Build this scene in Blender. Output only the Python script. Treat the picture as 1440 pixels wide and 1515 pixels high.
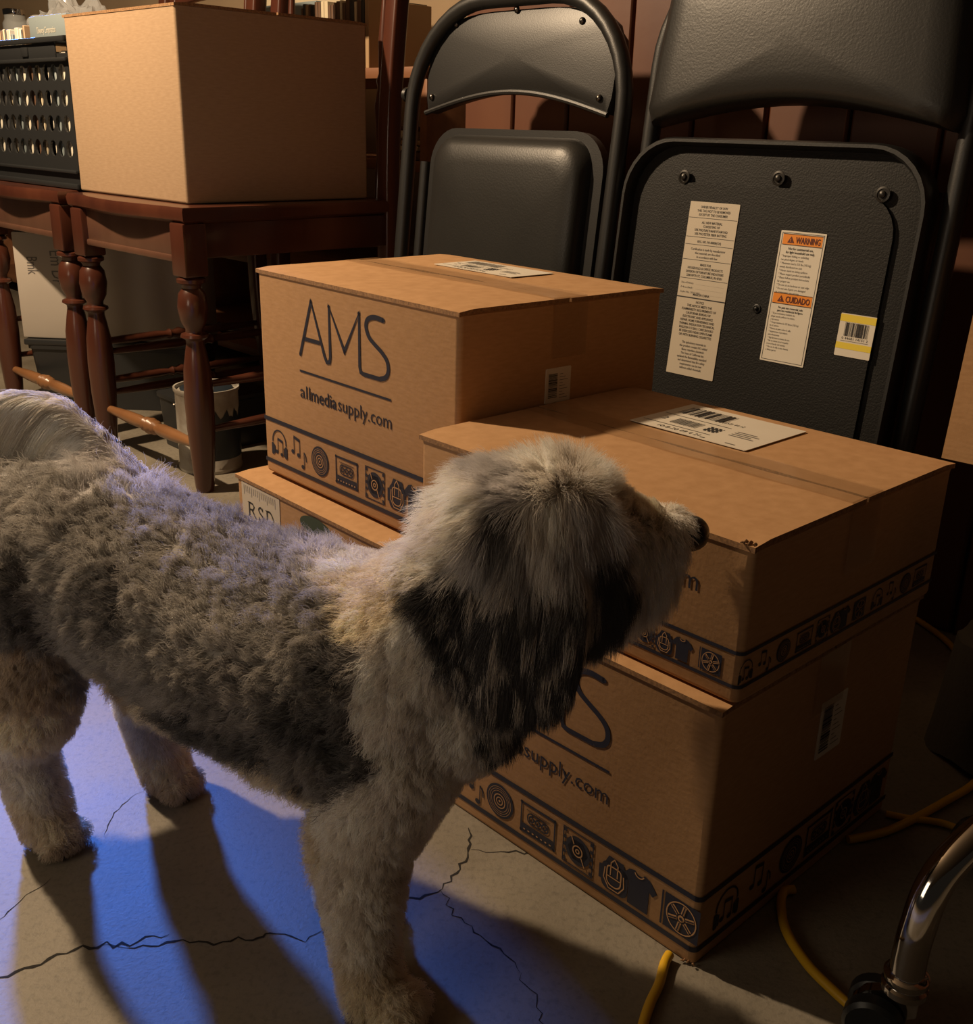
import bpy, bmesh, math, random
import numpy as np
from mathutils import Vector, Matrix, kdtree
for o in list(bpy.data.objects): bpy.data.objects.remove(o)
S = bpy.context.scene
COL = S.collection
random.seed(4); rng = np.random.default_rng(7)
PI = math.pi

# ---------------------------------------------------------------- camera
F, PITCH, ROLL, CH = 1555.7, math.radians(19.993), math.radians(1.612), .65
R0 = np.array([1., 0, 0]); U0 = np.array([0, math.sin(PITCH), math.cos(PITCH)]); FW = np.array([0, math.cos(PITCH), -math.sin(PITCH)])
RC = R0*math.cos(ROLL) + U0*math.sin(ROLL); UC = -R0*math.sin(ROLL) + U0*math.cos(ROLL)
cam = bpy.data.cameras.new('camera'); cam.sensor_fit = 'HORIZONTAL'; cam.sensor_width = 36; cam.lens = 36*F/1440; cam.clip_start = .02
co = bpy.data.objects.new('camera', cam); COL.objects.link(co)
co.matrix_world = Matrix(((RC[0], UC[0], -FW[0], 0), (RC[1], UC[1], -FW[1], 0), (RC[2], UC[2], -FW[2], CH), (0, 0, 0, 1)))
S.camera = co

def ray(px, py):
    return FW + RC*((px-720)/F) - UC*((py-757.5)/F)
def at(px, py, Y):
    r = ray(px, py); return np.array([0, 0, CH]) + r*(Y/r[1])
def atz(px, py, z=0.):
    r = ray(px, py); return np.array([0, 0, CH]) + r*((z-CH)/r[2])

# ---------------------------------------------------------------- light
S.view_settings.view_transform = 'Standard'; S.view_settings.look = 'None'
S.view_settings.gamma = 1; S.view_settings.use_curve_mapping = False
S.view_settings.exposure = 0.22
W = bpy.data.worlds.new('room_dusk'); S.world = W; W.use_nodes = True
W.node_tree.nodes['Background'].inputs[0].default_value = (1.0, .80, .60, 1)
W.node_tree.nodes['Background'].inputs[1].default_value = .010

def lamp(name, kind, loc, target, power, color, size=.1, size_y=None, spread=None):
    d = bpy.data.lights.new(name, kind); d.energy = power; d.color = color
    if kind == 'AREA':
        d.size = size
        if size_y: d.shape = 'RECTANGLE'; d.size_y = size_y
        if spread: d.spread = spread
    else: d.shadow_soft_size = size
    if kind == 'SPOT': d.spot_size = math.radians(150); d.spot_blend = .35
    o = bpy.data.objects.new(name, d); COL.objects.link(o); o.location = loc
    o.rotation_euler = (Vector(target)-Vector(loc)).to_track_quat('-Z', 'Y').to_euler()
    return o
lamp('warm_lamp', 'POINT', (-1.30, 1.55, 1.62), (-.25, 1.45, .2), 152, (1.0, .735, .47), .035)
bl = lamp('blue_beam', 'SPOT', (-2.42, 4.66, 2.25), (-.57, .80, .22), 1500, (.075, .24, 1.0), .15)  # blue beam from an unseen source, cone narrowed to spare the boxes
bl.data.spot_size = math.radians(10.6); bl.data.spot_blend = .25
lamp('dog_fill', 'AREA', (-1.10, .08, .68), (-.15, .75, .20), 2.2, (1.0, .80, .58), .5, .5)  # added warm fill beside the dog, brightens its near side

# ---------------------------------------------------------------- materials
MATS = {}
def mat(name, base, rough=.6, metal=0, noise=None, bump=None, spec=.5, alpha=None, coat=0, sheen=0):
    """noise=(scale, second colour, stretch xyz, contrast) bump=(scale, strength, distance)"""
    m = bpy.data.materials.new(name); m.use_nodes = True; nt = m.node_tree; p = nt.nodes['Principled BSDF']
    p.inputs['Base Color'].default_value = (*base, 1); p.inputs['Roughness'].default_value = rough
    p.inputs['Metallic'].default_value = metal; p.inputs['Specular IOR Level'].default_value = spec
    p.inputs['Coat Weight'].default_value = coat; p.inputs['Coat Roughness'].default_value = .12
    p.inputs['Sheen Weight'].default_value = sheen
    tc = nt.nodes.new('ShaderNodeTexCoord')
    if noise:
        sc, c2, st, con = noise
        mp = nt.nodes.new('ShaderNodeMapping'); mp.inputs['Scale'].default_value = st
        n = nt.nodes.new('ShaderNodeTexNoise'); n.inputs['Scale'].default_value = sc; n.inputs['Detail'].default_value = 6
        r = nt.nodes.new('ShaderNodeValToRGB'); r.color_ramp.elements[0].position = .5-con; r.color_ramp.elements[1].position = .5+con
        r.color_ramp.elements[0].color = (*base, 1); r.color_ramp.elements[1].color = (*c2, 1)
        nt.links.new(tc.outputs['Object'], mp.inputs[0]); nt.links.new(mp.outputs[0], n.inputs['Vector'])
        nt.links.new(n.outputs['Fac'], r.inputs[0]); nt.links.new(r.outputs[0], p.inputs['Base Color'])
    if bump:
        n2 = nt.nodes.new('ShaderNodeTexNoise'); n2.inputs['Scale'].default_value = bump[0]; n2.inputs['Detail'].default_value = 4
        b = nt.nodes.new('ShaderNodeBump'); b.inputs['Strength'].default_value = bump[1]; b.inputs['Distance'].default_value = bump[2]
        nt.links.new(tc.outputs['Object'], n2.inputs['Vector']); nt.links.new(n2.outputs['Fac'], b.inputs['Height']); nt.links.new(b.outputs[0], p.inputs['Normal'])
    if alpha is not None: p.inputs['Alpha'].default_value = alpha
    MATS[name] = m; return m

CARD = mat('cardboard', (.40, .228, .106), .82, noise=(70, (.475, .28, .138), (1, 1, 5), .22), bump=(260, .25, .0006), spec=.25)
CARD_PALE = mat('pale_cardboard', (.36, .245, .150), .85, noise=(60, (.43, .30, .19), (1, 1, 6), .25), bump=(240, .25, .0006), spec=.2)
CARD_RAW = mat('cardboard_cut_edge', (.36, .20, .09), .9, noise=(400, (.16, .085, .04), (1, 1, 1), .2))
CARD_FLAT = mat('cardboard_print_gap', (.42, .24, .115), .85)
INK = mat('navy_ink', (.012, .014, .030), .55)
TAPE = mat('packing_tape', (.42, .26, .13), .16, spec=.6, alpha=.32, bump=(35, .12, .002))
PAPER = mat('label_paper', (.62, .57, .48), .6, noise=(30, (.66, .61, .52), (1, 1, 1), .3))
PAPER2 = mat('cream_label_paper', (.50, .44, .35), .65)
PRINT = mat('black_label_print', (.02, .02, .022), .6)
GREYPRINT = mat('grey_label_print', (.11, .10, .095), .6)
ORANGE = mat('orange_label_print', (.72, .24, .02), .55)
YELLOW = mat('yellow_label_print', (.72, .56, .05), .55)
DKRED = mat('dark_label_lettering', (.10, .015, .008), .55)
GREEN = mat('dark_green_print', (.03, .05, .03), .6)
VINYL = mat('black_vinyl', (.013, .013, .0125), .40, bump=(330, .35, .0006), noise=(9, (.017, .0165, .0155), (1, 1, 1), .3), spec=.38)
STEEL = mat('black_powder_coat', (.011, .011, .011), .42, bump=(500, .35, .0004))
PANEL = mat('black_textured_board', (.006, .0058, .0055), .60, bump=(420, .7, .0009), spec=.3)
RIVET = mat('dark_rivet_metal', (.10, .09, .08), .3, metal=1)
RIVET2 = mat('blackened_screw', (.03, .028, .026), .35, metal=.6)
WOOD = mat('mahogany_stain', (.045, .013, .008), .28, noise=(14, (.080, .025, .013), (1, 1, .12), .25), bump=(60, .08, .001), coat=.35)
WOODLT = mat('worn_mahogany', (.075, .034, .022), .30, noise=(12, (.12, .060, .038), (1, 1, .3), .25), coat=.3)
RUNGW = mat('lit_stretcher_wood', (.17, .075, .030), .30, noise=(12, (.25, .12, .05), (1, 1, .3), .25), coat=.3)  # mahogany lightened for the front stretcher, warm lamplight put into its colour
SHELFW = mat('shelf_wood', (.16, .065, .028), .5, noise=(8, (.25, .11, .05), (.2, 4, 4), .25))
PANELW = mat('wall_panelling', (.075, .022, .010), .5, noise=(5, (.13, .048, .02), (1.2, 1.2, .25), .25), bump=(30, .1, .002))
DARKP = mat('black_plastic', (.018, .019, .020), .38, spec=.5)
CHROME = mat('chrome', (.62, .60, .58), .09, metal=1)
CORD = mat('yellow_cord_rubber', (.62, .36, .012), .42, bump=(60, .15, .001))
NOSE = mat('dog_nose_skin', (.008, .008, .009), .35, bump=(900, .5, .0006))
EYE = mat('dog_eye', (.012, .007, .004), .05)
SKIN = mat('dog_skin', (.42, .35, .30), .9, noise=(30, (.22, .18, .16), (1, 1, 1), .3))
CANW = mat('paint_can_white', (.42, .40, .35), .45, noise=(25, (.25, .22, .18), (1, 1, 1), .15))
CANB = mat('paint_can_label', (.015, .022, .03), .4)
GREYFAB = mat('grey_fabric', (.11, .11, .10), .95, bump=(150, .5, .002))
BOARD = mat('white_storage_cardboard', (.40, .36, .31), .8, noise=(6, (.34, .30, .26), (1, 1, 1), .3))
GLASSM = mat('clear_jar_glass', (.75, .82, .85), .05, alpha=.45)
BAGM = mat('clear_plastic_bag', (.80, .83, .85), .2, alpha=.7)
JARFILL = mat('jar_contents', (.55, .34, .16), .7, noise=(40, (.25, .12, .05), (1, 1, 1), .2))
SLEEVES = [mat('record_sleeve_%s' % n, c, .55) for n, c in (('cream', (.55, .47, .33)), ('slate', (.20, .24, .25)), ('tan', (.36, .24, .13)), ('brown', (.11, .06, .035)), ('ivory', (.62, .58, .48)), ('charcoal', (.035, .034, .033)), ('rose', (.50, .10, .12)))]

def floor_mat():
    m = bpy.data.materials.new('concrete'); m.use_nodes = True; nt = m.node_tree; p = nt.nodes['Principled BSDF']
    tc = nt.nodes.new('ShaderNodeTexCoord')
    def noise(sc, det, ro=.6):
        n = nt.nodes.new('ShaderNodeTexNoise'); n.inputs['Scale'].default_value = sc; n.inputs['Detail'].default_value = det; n.inputs['Roughness'].default_value = ro
        nt.links.new(tc.outputs['Object'], n.inputs['Vector']); return n
    a = noise(6, 8); r = nt.nodes.new('ShaderNodeValToRGB'); e = r.color_ramp.elements
    e[0].position = .3; e[0].color = (.15, .130, .098, 1); e[1].position = .72; e[1].color = (.24, .212, .165, 1)
    nt.links.new(a.outputs['Fac'], r.inputs[0])
    b = noise(160, 3); r2 = nt.nodes.new('ShaderNodeValToRGB'); e = r2.color_ramp.elements
    e[0].position = .30; e[0].color = (.55, .55, .55, 1); e[1].position = .5; e[1].color = (1, 1, 1, 1)
    nt.links.new(b.outputs['Fac'], r2.inputs[0])
    mx = nt.nodes.new('ShaderNodeMix'); mx.data_type = 'RGBA'; mx.blend_type = 'MULTIPLY'; mx.inputs[0].default_value = .55
    nt.links.new(r.outputs[0], mx.inputs[6]); nt.links.new(r2.outputs[0], mx.inputs[7]); nt.links.new(mx.outputs[2], p.inputs['Base Color'])
    c = noise(260, 6, .7); bp = nt.nodes.new('ShaderNodeBump'); bp.inputs['Strength'].default_value = .45; bp.inputs['Distance'].default_value = .0012
    nt.links.new(c.outputs['Fac'], bp.inputs['Height']); nt.links.new(bp.outputs[0], p.inputs['Normal'])
    rr = nt.nodes.new('ShaderNodeMapRange'); rr.inputs[3].default_value = .42; rr.inputs[4].default_value = .72
    nt.links.new(a.outputs['Fac'], rr.inputs[0]); nt.links.new(rr.outputs[0], p.inputs['Roughness'])
    return m
CONC = floor_mat()
CRACK = mat('crack_dirt', (.012, .010, .008), .95)

# ---------------------------------------------------------------- helpers
def tag(o, label=None, cat=None, group=None, kind=None):
    if label: o['label'] = label
    if cat: o['category'] = cat
    if group: o['group'] = group
    if kind: o['kind'] = kind
    return o
def empty(name, loc, rz=0, label=None, cat=None, group=None, rx=0):
    o = bpy.data.objects.new(name, None); COL.objects.link(o); o.location = loc; o.rotation_euler = (rx, 0, rz); o.empty_display_size = .05
    return tag(o, label, cat, group)
def build(name, bm, m, parent=None, smooth=True, ang=40, keep=False):
    me = bpy.data.meshes.new(name)
    if not keep: bmesh.ops.recalc_face_normals(bm, faces=bm.faces)
    bm.to_mesh(me); bm.free()
    for x in (m if isinstance(m, (list, tuple)) else [m]): me.materials.append(x)
    if smooth:
        me.polygons.foreach_set('use_smooth', [True]*len(me.polygons)); me.set_sharp_from_angle(angle=math.radians(ang))
    o = bpy.data.objects.new(name, me); COL.objects.link(o)
    if parent: o.parent = parent
    return o
def rbox(bm, lo, hi, r=.003, seg=2, mtx=None, mi=0):
    lo = Vector(lo); hi = Vector(hi); tmp = bmesh.new(); bmesh.ops.create_cube(tmp, size=1)
    for v in tmp.verts: v.co = Vector([lo[i] + (v.co[i]+.5)*(hi[i]-lo[i]) for i in range(3)])
    if r > 0: bmesh.ops.bevel(tmp, geom=list(tmp.edges), offset=r, segments=seg, affect='EDGES', profile=.5)
    merge(bm, tmp, mtx, mi)
def merge(bm, tmp, mtx=None, mi=0):
    if mtx is not None: bmesh.ops.transform(tmp, matrix=mtx, verts=tmp.verts)
    vm = {v: bm.verts.new(v.co) for v in tmp.verts}
    for f in tmp.faces:
        try: nf = bm.faces.new([vm[v] for v in f.verts]); nf.material_index = mi
        except ValueError: pass
    tmp.free()
def catmull(pts, n=8, closed=False):
    P = [np.array(p, float) for p in pts]; out = []
    N = len(P)
    for i in range(N if closed else N-1):
        if closed: p0, p1, p2, p3 = P[i-1], P[i], P[(i+1) % N], P[(i+2) % N]
        else: p1, p2 = P[i], P[i+1]; p0 = P[i-1] if i else 2*p1-p2; p3 = P[i+2] if i+2 < N else 2*p2-p1
        for k in range(n):
            t = k/n; out.append(.5*((2*p1)+(-p0+p2)*t+(2*p0-5*p1+4*p2-p3)*t*t+(-p0+3*p1-3*p2+p3)*t**3))
    if not closed: out.append(P[-1])
    return out
def tube(bm, pts, r, seg=12, closed=False, caps=True, mi=0):
    P = [Vector(p) for p in pts]; N = len(P); rr = r if isinstance(r, (list, tuple, np.ndarray)) else [r]*N
    T = []
    for i in range(N):
        a = P[(i+1) % N] if (closed or i < N-1) else P[i]; b = P[i-1] if (closed or i) else P[i]
        T.append((a-b).normalized())
    up = Vector((0, 0, 1)) if abs(T[0].z) < .9 else Vector((1, 0, 0)); nrm = (up - T[0]*up.dot(T[0])).normalized(); rings = []
    for i in range(N):
        nrm = (nrm - T[i]*nrm.dot(T[i])).normalized(); bi = T[i].cross(nrm)
        rings.append([bm.verts.new(P[i] + (nrm*math.cos(2*PI*k/seg)+bi*math.sin(2*PI*k/seg))*rr[i]) for k in range(seg)])
    for i in range(N if closed else N-1):
        A, B = rings[i], rings[(i+1) % N]
        for k in range(seg): bm.faces.new((A[k], A[(k+1) % seg], B[(k+1) % seg], B[k])).material_index = mi
    if caps and not closed:
        bm.faces.new(rings[0][::-1]).material_index = mi; bm.faces.new(rings[-1]).material_index = mi
def lathe(bm, prof, c=(0, 0), seg=20, axis=None, mi=0):
    """prof: list (r, z)"""
    rings = []
    for r, z in prof:
        ring = [Vector((c[0]+r*math.cos(2*PI*k/seg), c[1]+r*math.sin(2*PI*k/seg), z)) for k in range(seg)]
        if axis is not None: ring = [axis @ v for v in ring]
        rings.append([bm.verts.new(v) for v in ring])
    for A, B in zip(rings, rings[1:]):
        for k in range(seg): bm.faces.new((A[k], A[(k+1) % seg], B[(k+1) % seg], B[k])).material_index = mi
    bm.faces.new(rings[0][::-1]).material_index = mi; bm.faces.new(rings[-1]).material_index = mi
def loft(bm, rings, mi=0, cap=True):
    R = [[bm.verts.new(p) for p in ring] for ring in rings]; n = len(R[0])
    for A, B in zip(R, R[1:]):
        for k in range(n): bm.faces.new((A[k], A[(k+1) % n], B[(k+1) % n], B[k])).material_index = mi
    if cap: bm.faces.new(R[0][::-1]).material_index = mi; bm.faces.new(R[-1]).material_index = mi
def rrect(x0, y0, x1, y1, r, n=6):
    """rounded rectangle outline, counter-clockwise"""
    out = []
    rs = r if isinstance(r, (list, tuple)) else [r]*4
    for (cx, cy, a0), q in zip(((x1, y1, 0), (x0, y1, 90), (x0, y0, 180), (x1, y0, 270)), rs):
        sx = -1 if cx == x1 else 1; sy = -1 if cy == y1 else 1
        for k in range(n+1):
            a = math.radians(a0+90*k/n); out.append((cx+sx*q+q*math.cos(a), cy+sy*q+q*math.sin(a)))
    return out

# flat artwork on a face: list of (material index, polygon in face coordinates)
class Art:
    def __init__(s): s.bm = bmesh.new()
    def poly(s, pts, mi=0, lift=0):
        vs = [s.bm.verts.new((p[0], p[1], lift)) for p in pts]
        try: f = s.bm.faces.new(vs); f.material_index = mi
        except ValueError: pass
    def stroke(s, pts, w, mi=0, lift=0, closed=False):
        P = [np.array(p[:2], float) for p in pts]; N = len(P); L = []; R = []
        for i in range(N):
            a = P[(i+1) % N] if (closed or i < N-1) else P[i]; b = P[i-1] if (closed or i) else P[i]
            t = a-b; t = t/(np.linalg.norm(t)+1e-9); n = np.array([-t[1], t[0]])
            ww = w
            if (closed or 0 < i < N-1):
                t1 = P[i]-P[i-1]; t1 /= np.linalg.norm(t1)+1e-9; ww = w/max(.55, abs(float(t1 @ t)))
            L.append(P[i]+n*ww/2); R.append(P[i]-n*ww/2)
        for i in range(N if closed else N-1):
            j = (i+1) % N; s.poly([L[i], R[i], R[j], L[j]], mi, lift)
    def disc(s, c, r, mi=0, lift=0, n=28, ry=None):
        s.poly([(c[0]+r*math.cos(2*PI*k/n), c[1]+(ry or r)*math.sin(2*PI*k/n)) for k in range(n)], mi, lift)
    def ring(s, c, r, w, mi=0, lift=0, n=28, a0=0, a1=360):
        pts = [(c[0]+r*math.cos(math.radians(a0+(a1-a0)*k/n)), c[1]+r*math.sin(math.radians(a0+(a1-a0)*k/n))) for k in range(n+1)]
        if a1-a0 == 360: s.stroke(pts[:-1], w, mi, lift, closed=True)
        else: s.stroke(pts, w, mi, lift)
    def rect(s, x0, y0, x1, y1, mi=0, lift=0): s.poly([(x0, y0), (x1, y0), (x1, y1), (x0, y1)], mi, lift)
    def text(s, txt, x0, x1, y0, h, mi=0, lift=0, bold=0, align='fit', shear=0):
        """baseline y0, ascender height h; align fit: stretch from x0 to x1; otherwise centred and squeezed to fit"""
        cu = bpy.data.curves.new('t', 'FONT'); cu.body = txt; cu.size = 1; cu.resolution_u = 2; cu.offset = bold; cu.shear = shear
        o = bpy.data.objects.new('t', cu); COL.objects.link(o); dg = bpy.context.evaluated_depsgraph_get()
        me = bpy.data.meshes.new_from_object(o.evaluated_get(dg)); bpy.data.objects.remove(o); bpy.data.curves.remove(cu)
        if not me.vertices: return
        xs = [v.co.x for v in me.vertices]; a, b = min(xs), max(xs); sy = h/.73; sx = (x1-x0)/(b-a)
        off = x0
        if align != 'fit' and sx > sy*.8:
            sx = sy*.8; off = (x0+x1)/2-(b-a)*sx/2 if align == 'c' else x0
        vs = [s.bm.verts.new((off+(v.co.x-a)*sx, y0+v.co.y*sy, lift)) for v in me.vertices]
        for p in me.polygons:
            try: f = s.bm.faces.new([vs[i] for i in p.vertices]); f.material_index = mi
            except ValueError: pass
        bpy.data.meshes.remove(me)
    def place(s, name, mats, parent, O, U, V, eps=.0006, rot=0):
        """maps (u,v,lift) to the parent's space"""
        O, U, V = Vector(O), Vector(U).normalized(), Vector(V).normalized(); N = U.cross(V)
        for v in s.bm.verts:
            v.co = O + U*v.co.x + V*v.co.y + N*(eps+v.co.z*.0004)
        return build(name, s.bm, mats, parent, smooth=False, keep=True)

# ---------------------------------------------------------------- the room
A45 = .765                                  # everything stands parallel to the panelled wall
E_ = np.array([math.sin(A45), -math.cos(A45), 0]); N_ = np.array([math.cos(A45), math.sin(A45), 0])
def EN(e, n, z=0): return tuple(E_*e + N_*n + np.array([0, 0, z]))
bm = bmesh.new(); vs = [bm.verts.new(p) for p in ((-5, -3, 0), (5, -3, 0), (5, 6, 0), (-5, 6, 0))]; bm.faces.new(vs)
fl = tag(build('floor', bm, CONC), kind='structure')
WN = 1.40
bm = bmesh.new()
k = 0
e = -1.55
while e < 3:                                # tongue-and-groove planks
    rbox(bm, (e+.002, 0, 0), (e+.128, .02, 2.4), .004, 1); e += .13
rbox(bm, (-1.55, .015, 0), (3, .10, 2.4), 0)
wb = build('wall_back', bm, PANELW); wb.location = EN(0, WN); wb.rotation_euler = (0, 0, A45-PI/2); tag(wb, kind='structure')
bm = bmesh.new(); rbox(bm, (-9, 0, 0), (-1.5, .1, 2.4), 0)
wl = build('wall_left', bm, mat('old_plaster', (.36, .27, .17), .9, noise=(4, (.30, .21, .13), (1, 1, 1), .3))); wl.location = EN(0, 1.98); wl.rotation_euler = (0, 0, A45-PI/2); tag(wl, kind='structure')
bm = bmesh.new(); rbox(bm, (-5, -3, 2.4), (5, 6, 2.5), 0)
tag(build('ceiling', bm, mat('ceiling_paint', (.10, .075, .05), .9)), kind='structure')

# cracks in the slab, narrow jagged gaps filled with dirt
def crack(pts, w, seed):
    r = random.Random(seed); P = [np.array(atz(*p)) for p in pts]; Q = []
    for a, b in zip(P, P[1:]):
        n = max(3, int(np.linalg.norm(b-a)/.006)); d = (b-a)/np.linalg.norm(b-a); nn = np.array([-d[1], d[0], 0])
        for k in range(n): Q.append(a+(b-a)*k/n + nn*r.gauss(0, .0021))
    Q.append(P[-1]); a = bmesh.new(); prev = None
    for i, q in enumerate(Q):
        t = (Q[min(i+1, len(Q)-1)]-Q[max(i-1, 0)]); t /= np.linalg.norm(t)+1e-9; nn = np.array([-t[1], t[0], 0])
        ww = w*(.35+.9*r.random())*min(1, 3*min(i, len(Q)-1-i)/len(Q)+.25)
        cur = (a.verts.new(q+nn*ww/2+np.array([0, 0, .0003])), a.verts.new(q-nn*ww/2+np.array([0, 0, .0003])))
        if prev: a.faces.new((prev[0], prev[1], cur[1], cur[0]))
        prev = cur
    o = build('crack', a, CRACK, fl, smooth=False); return o
for i, (pts, w) in enumerate((
    ([(-40, 1462), (60, 1424), (110, 1405), (180, 1397), (250, 1383)], .0032), ([(150, 1402), (200, 1400), (270, 1392), (330, 1395), (385, 1390), (400, 1380), (450, 1392), (475, 1378)], .0022),
    ([(570, 1325), (610, 1330), (655, 1315)], .0022), ([(655, 1315), (690, 1275), (697, 1255), (693, 1225)], .0028), ([(697, 1257), (730, 1262), (775, 1262), (800, 1258)], .0018),
    ([(655, 1315), (680, 1360), (710, 1385), (750, 1410), (770, 1440)], .0014), ([(770, 1440), (800, 1490), (805, 1530)], .0010), ([(155, 1240), (160, 1215), (195, 1180), (215, 1165)], .0010), ([(0, 1370), (15, 1350), (40, 1325), (75, 1300)], .0012))):
    crack(pts, w, i)

# ---------------------------------------------------------------- artwork of the shipping boxes
def icon(a, kind, cx, cy, s):
    """s = icon size; material 0 ink, 1 bare cardboard"""
    T = lambda pts: [(cx+s*x, cy+s*y) for x, y in pts]
    def note(x, y, k, dbl):
        a.disc((cx+s*x, cy+s*y), s*.10*k, ry=s*.08*k)
        a.stroke(T([(x+.085*k, y), (x+.085*k, y+.55*k)]), s*.04*k)
        if dbl:
            a.disc((cx+s*(x+.36*k), cy+s*(y-.06*k)), s*.10*k, ry=s*.08*k)
            a.stroke(T([(x+.44*k, y-.06*k), (x+.44*k, y+.5*k)]), s*.04*k)
            a.stroke(T([(x+.07*k, y+.55*k), (x+.46*k, y+.48*k)]), s*.11*k)
        else: a.stroke(T([(x+.085*k, y+.55*k), (x+.2*k, y+.4*k), (x+.22*k, y+.22*k)]), s*.05*k)
    if kind == 'headphones':
        a.ring((cx, cy+s*.05), s*.42, s*.055, a0=-5, a1=185, n=24)
        for sx in (-1, 1):
            a.poly(T(rrect(sx*.42-.075, -.45, sx*.42+.075, -.02, .06, 4)))
            a.poly(T(rrect(sx*.31-.035, -.40, sx*.31+.035, -.08, .03, 3)))
        note(-.17, -.30, .85, True)
    elif kind == 'notes':
        note(-.38, -.05, .95, True); note(.22, -.45, .95, False)
    elif kind == 'record':
        a.disc((cx, cy), s*.5, n=36)
        for r in (.42, .36, .30): a.ring((cx, cy), s*r, s*.012, 1, 1)
        for r in (.20, .11): a.ring((cx, cy), s*r, s*.03, 1, 1)
        a.disc((cx, cy), s*.035, 1, 1)
    elif kind == 'cassette':
        a.stroke(T([(-.58, -.42), (.58, -.42), (.58, .42), (-.58, .42)]), s*.06, closed=True)
        a.poly(T(rrect(-.55, -.40, .55, -.18, .02, 2))); a.poly(T([(-.4, .28), (.4, .28), (.4, .26), (-.4, .26)]))
        a.stroke(T(rrect(-.36, -.10, .36, .20, .13, 5)), s*.04, closed=True)
        for x in (-.22, 0, .22): a.ring((cx+s*x, cy+s*.05), s*.075, s*.05, n=16)
        for x in (-.58, .58):
            for y in (-.42, .42): a.disc((cx+s*x, cy+s*y), s*.05, n=8)
        for x in np.arange(-.45, .46, .15): a.rect(cx+s*(x-.03), cy-s*.36, cx+s*(x+.03), cy-s*.32, 1, 1)
    elif kind == 'film':
        a.stroke(T([(-.48, -.5), (.48, -.5), (.48, .5), (-.48, .5)]), s*.035, closed=True)
        for sx in (-1, 1):
            for y in np.arange(-.42, .5, .21): a.rect(cx+s*(sx*.43-.05), cy+s*(y-.05), cx+s*(sx*.43+.05), cy+s*(y+.05))
        a.disc((cx, cy), s*.40, n=32); a.disc((cx, cy+s*.0), s*.33, n=6)
        a.ring((cx, cy), s*.15, s*.035, 1, 1); a.ring((cx, cy), s*.055, s*.03, 1, 1, n=12)
        a.stroke(T([(-.22, .36), (-.12, .15)]), s*.03, 1, 1); a.stroke(T([(.12, -.13), (.24, -.36)]), s*.03, 1, 1)
    elif kind == 'mug':
        a.poly(T(rrect(-.40, -.50, .40, .28, .2, 6))); a.poly(T([(-.48, -.30), (-.40, -.30), (-.40, .12), (-.48, .10)]))
        a.poly(T([(-.30, .25), (.30, .25), (.24, .44), (-.20, .46)]))
        a.stroke(T(rrect(-.23, -.34, .20, .20, [.1, .1, .18, .18], 5)), s*.035, 1, 1, closed=True)
        a.stroke(T([(-.29, .10), (-.32, -.2), (-.15, -.43), (.15, -.43), (.30, -.2), (.27, .10)]), s*.03, 1, 1)
        a.stroke(T([(-.12, -.05), (-.12, .30), (-.02, .43), (.09, .30), (.09, -.05)]), s*.03, 1, 1)
        a.stroke(T([(-.22, -.10), (.20, -.10)]), s*.03, 1, 1)
    elif kind == 'shirt':
        a.poly(T([(-.30, -.5), (.30, -.5), (.30, .12), (.30, .45), (.14, .5), (.08, .42), (-.08, .42), (-.14, .5), (-.30, .45), (-.30, .12)]))
        a.poly(T([(-.30, .45), (-.52, .20), (-.40, .06), (-.30, .14)])); a.poly(T([(.30, .14), (.40, .06), (.52, .20), (.30, .45)]))
        a.ring((cx, cy+s*.5), s*.14, s*.03, 1, 1, a0=200, a1=340, n=10)
    elif kind == 'reel':
        a.rect(cx-s*.46, cy-s*.46, cx+s*.5, cy+s*.46); a.rect(cx-s*.55, cy-s*.46, cx-s*.50, cy+s*.46)
        a.ring((cx+s*.02, cy), s*.40, s*.03, 1, 1)
        for k in range(6):
            an = k*PI/3+.3; 
            a.stroke([(cx+s*.02+s*r*math.cos(an-d), cy+s*r*math.sin(an-d)) for r, d in ((.12, .0), (.36, .0))], s*.10, 1, 1)
            a.stroke([(cx+s*.02+s*r*math.cos(an), cy+s*r*math.sin(an)) for r in (.12, .36)], s*.035, 0, 2)
        a.disc((cx+s*.02, cy), s*.09, 1, 1); a.disc((cx+s*.02, cy), s*.045, 0, 2)
KINDS = ['headphones', 'notes', 'record', 'cassette', 'film', 'mug', 'shirt', 'reel']
LOGO = [(.0919, .1656), (.1176, .2303), (.1430, .1720), (.1475, .1655), (.1530, .1665), (.1548, .1720), (.1540, .2295), (.1833, .1838), (.2121, .2300), (.2122, .1715), (.2140, .1665), (.2200, .1650), (.2500, .1652), (.2600, .1690), (.2645, .1765), (.2625, .1865), (.2533, .1946), (.2400, .2015), (.2298, .2080), (.2249, .2182), (.2285, .2262), (.2404, .2300), (.2564, .2290)]
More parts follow.
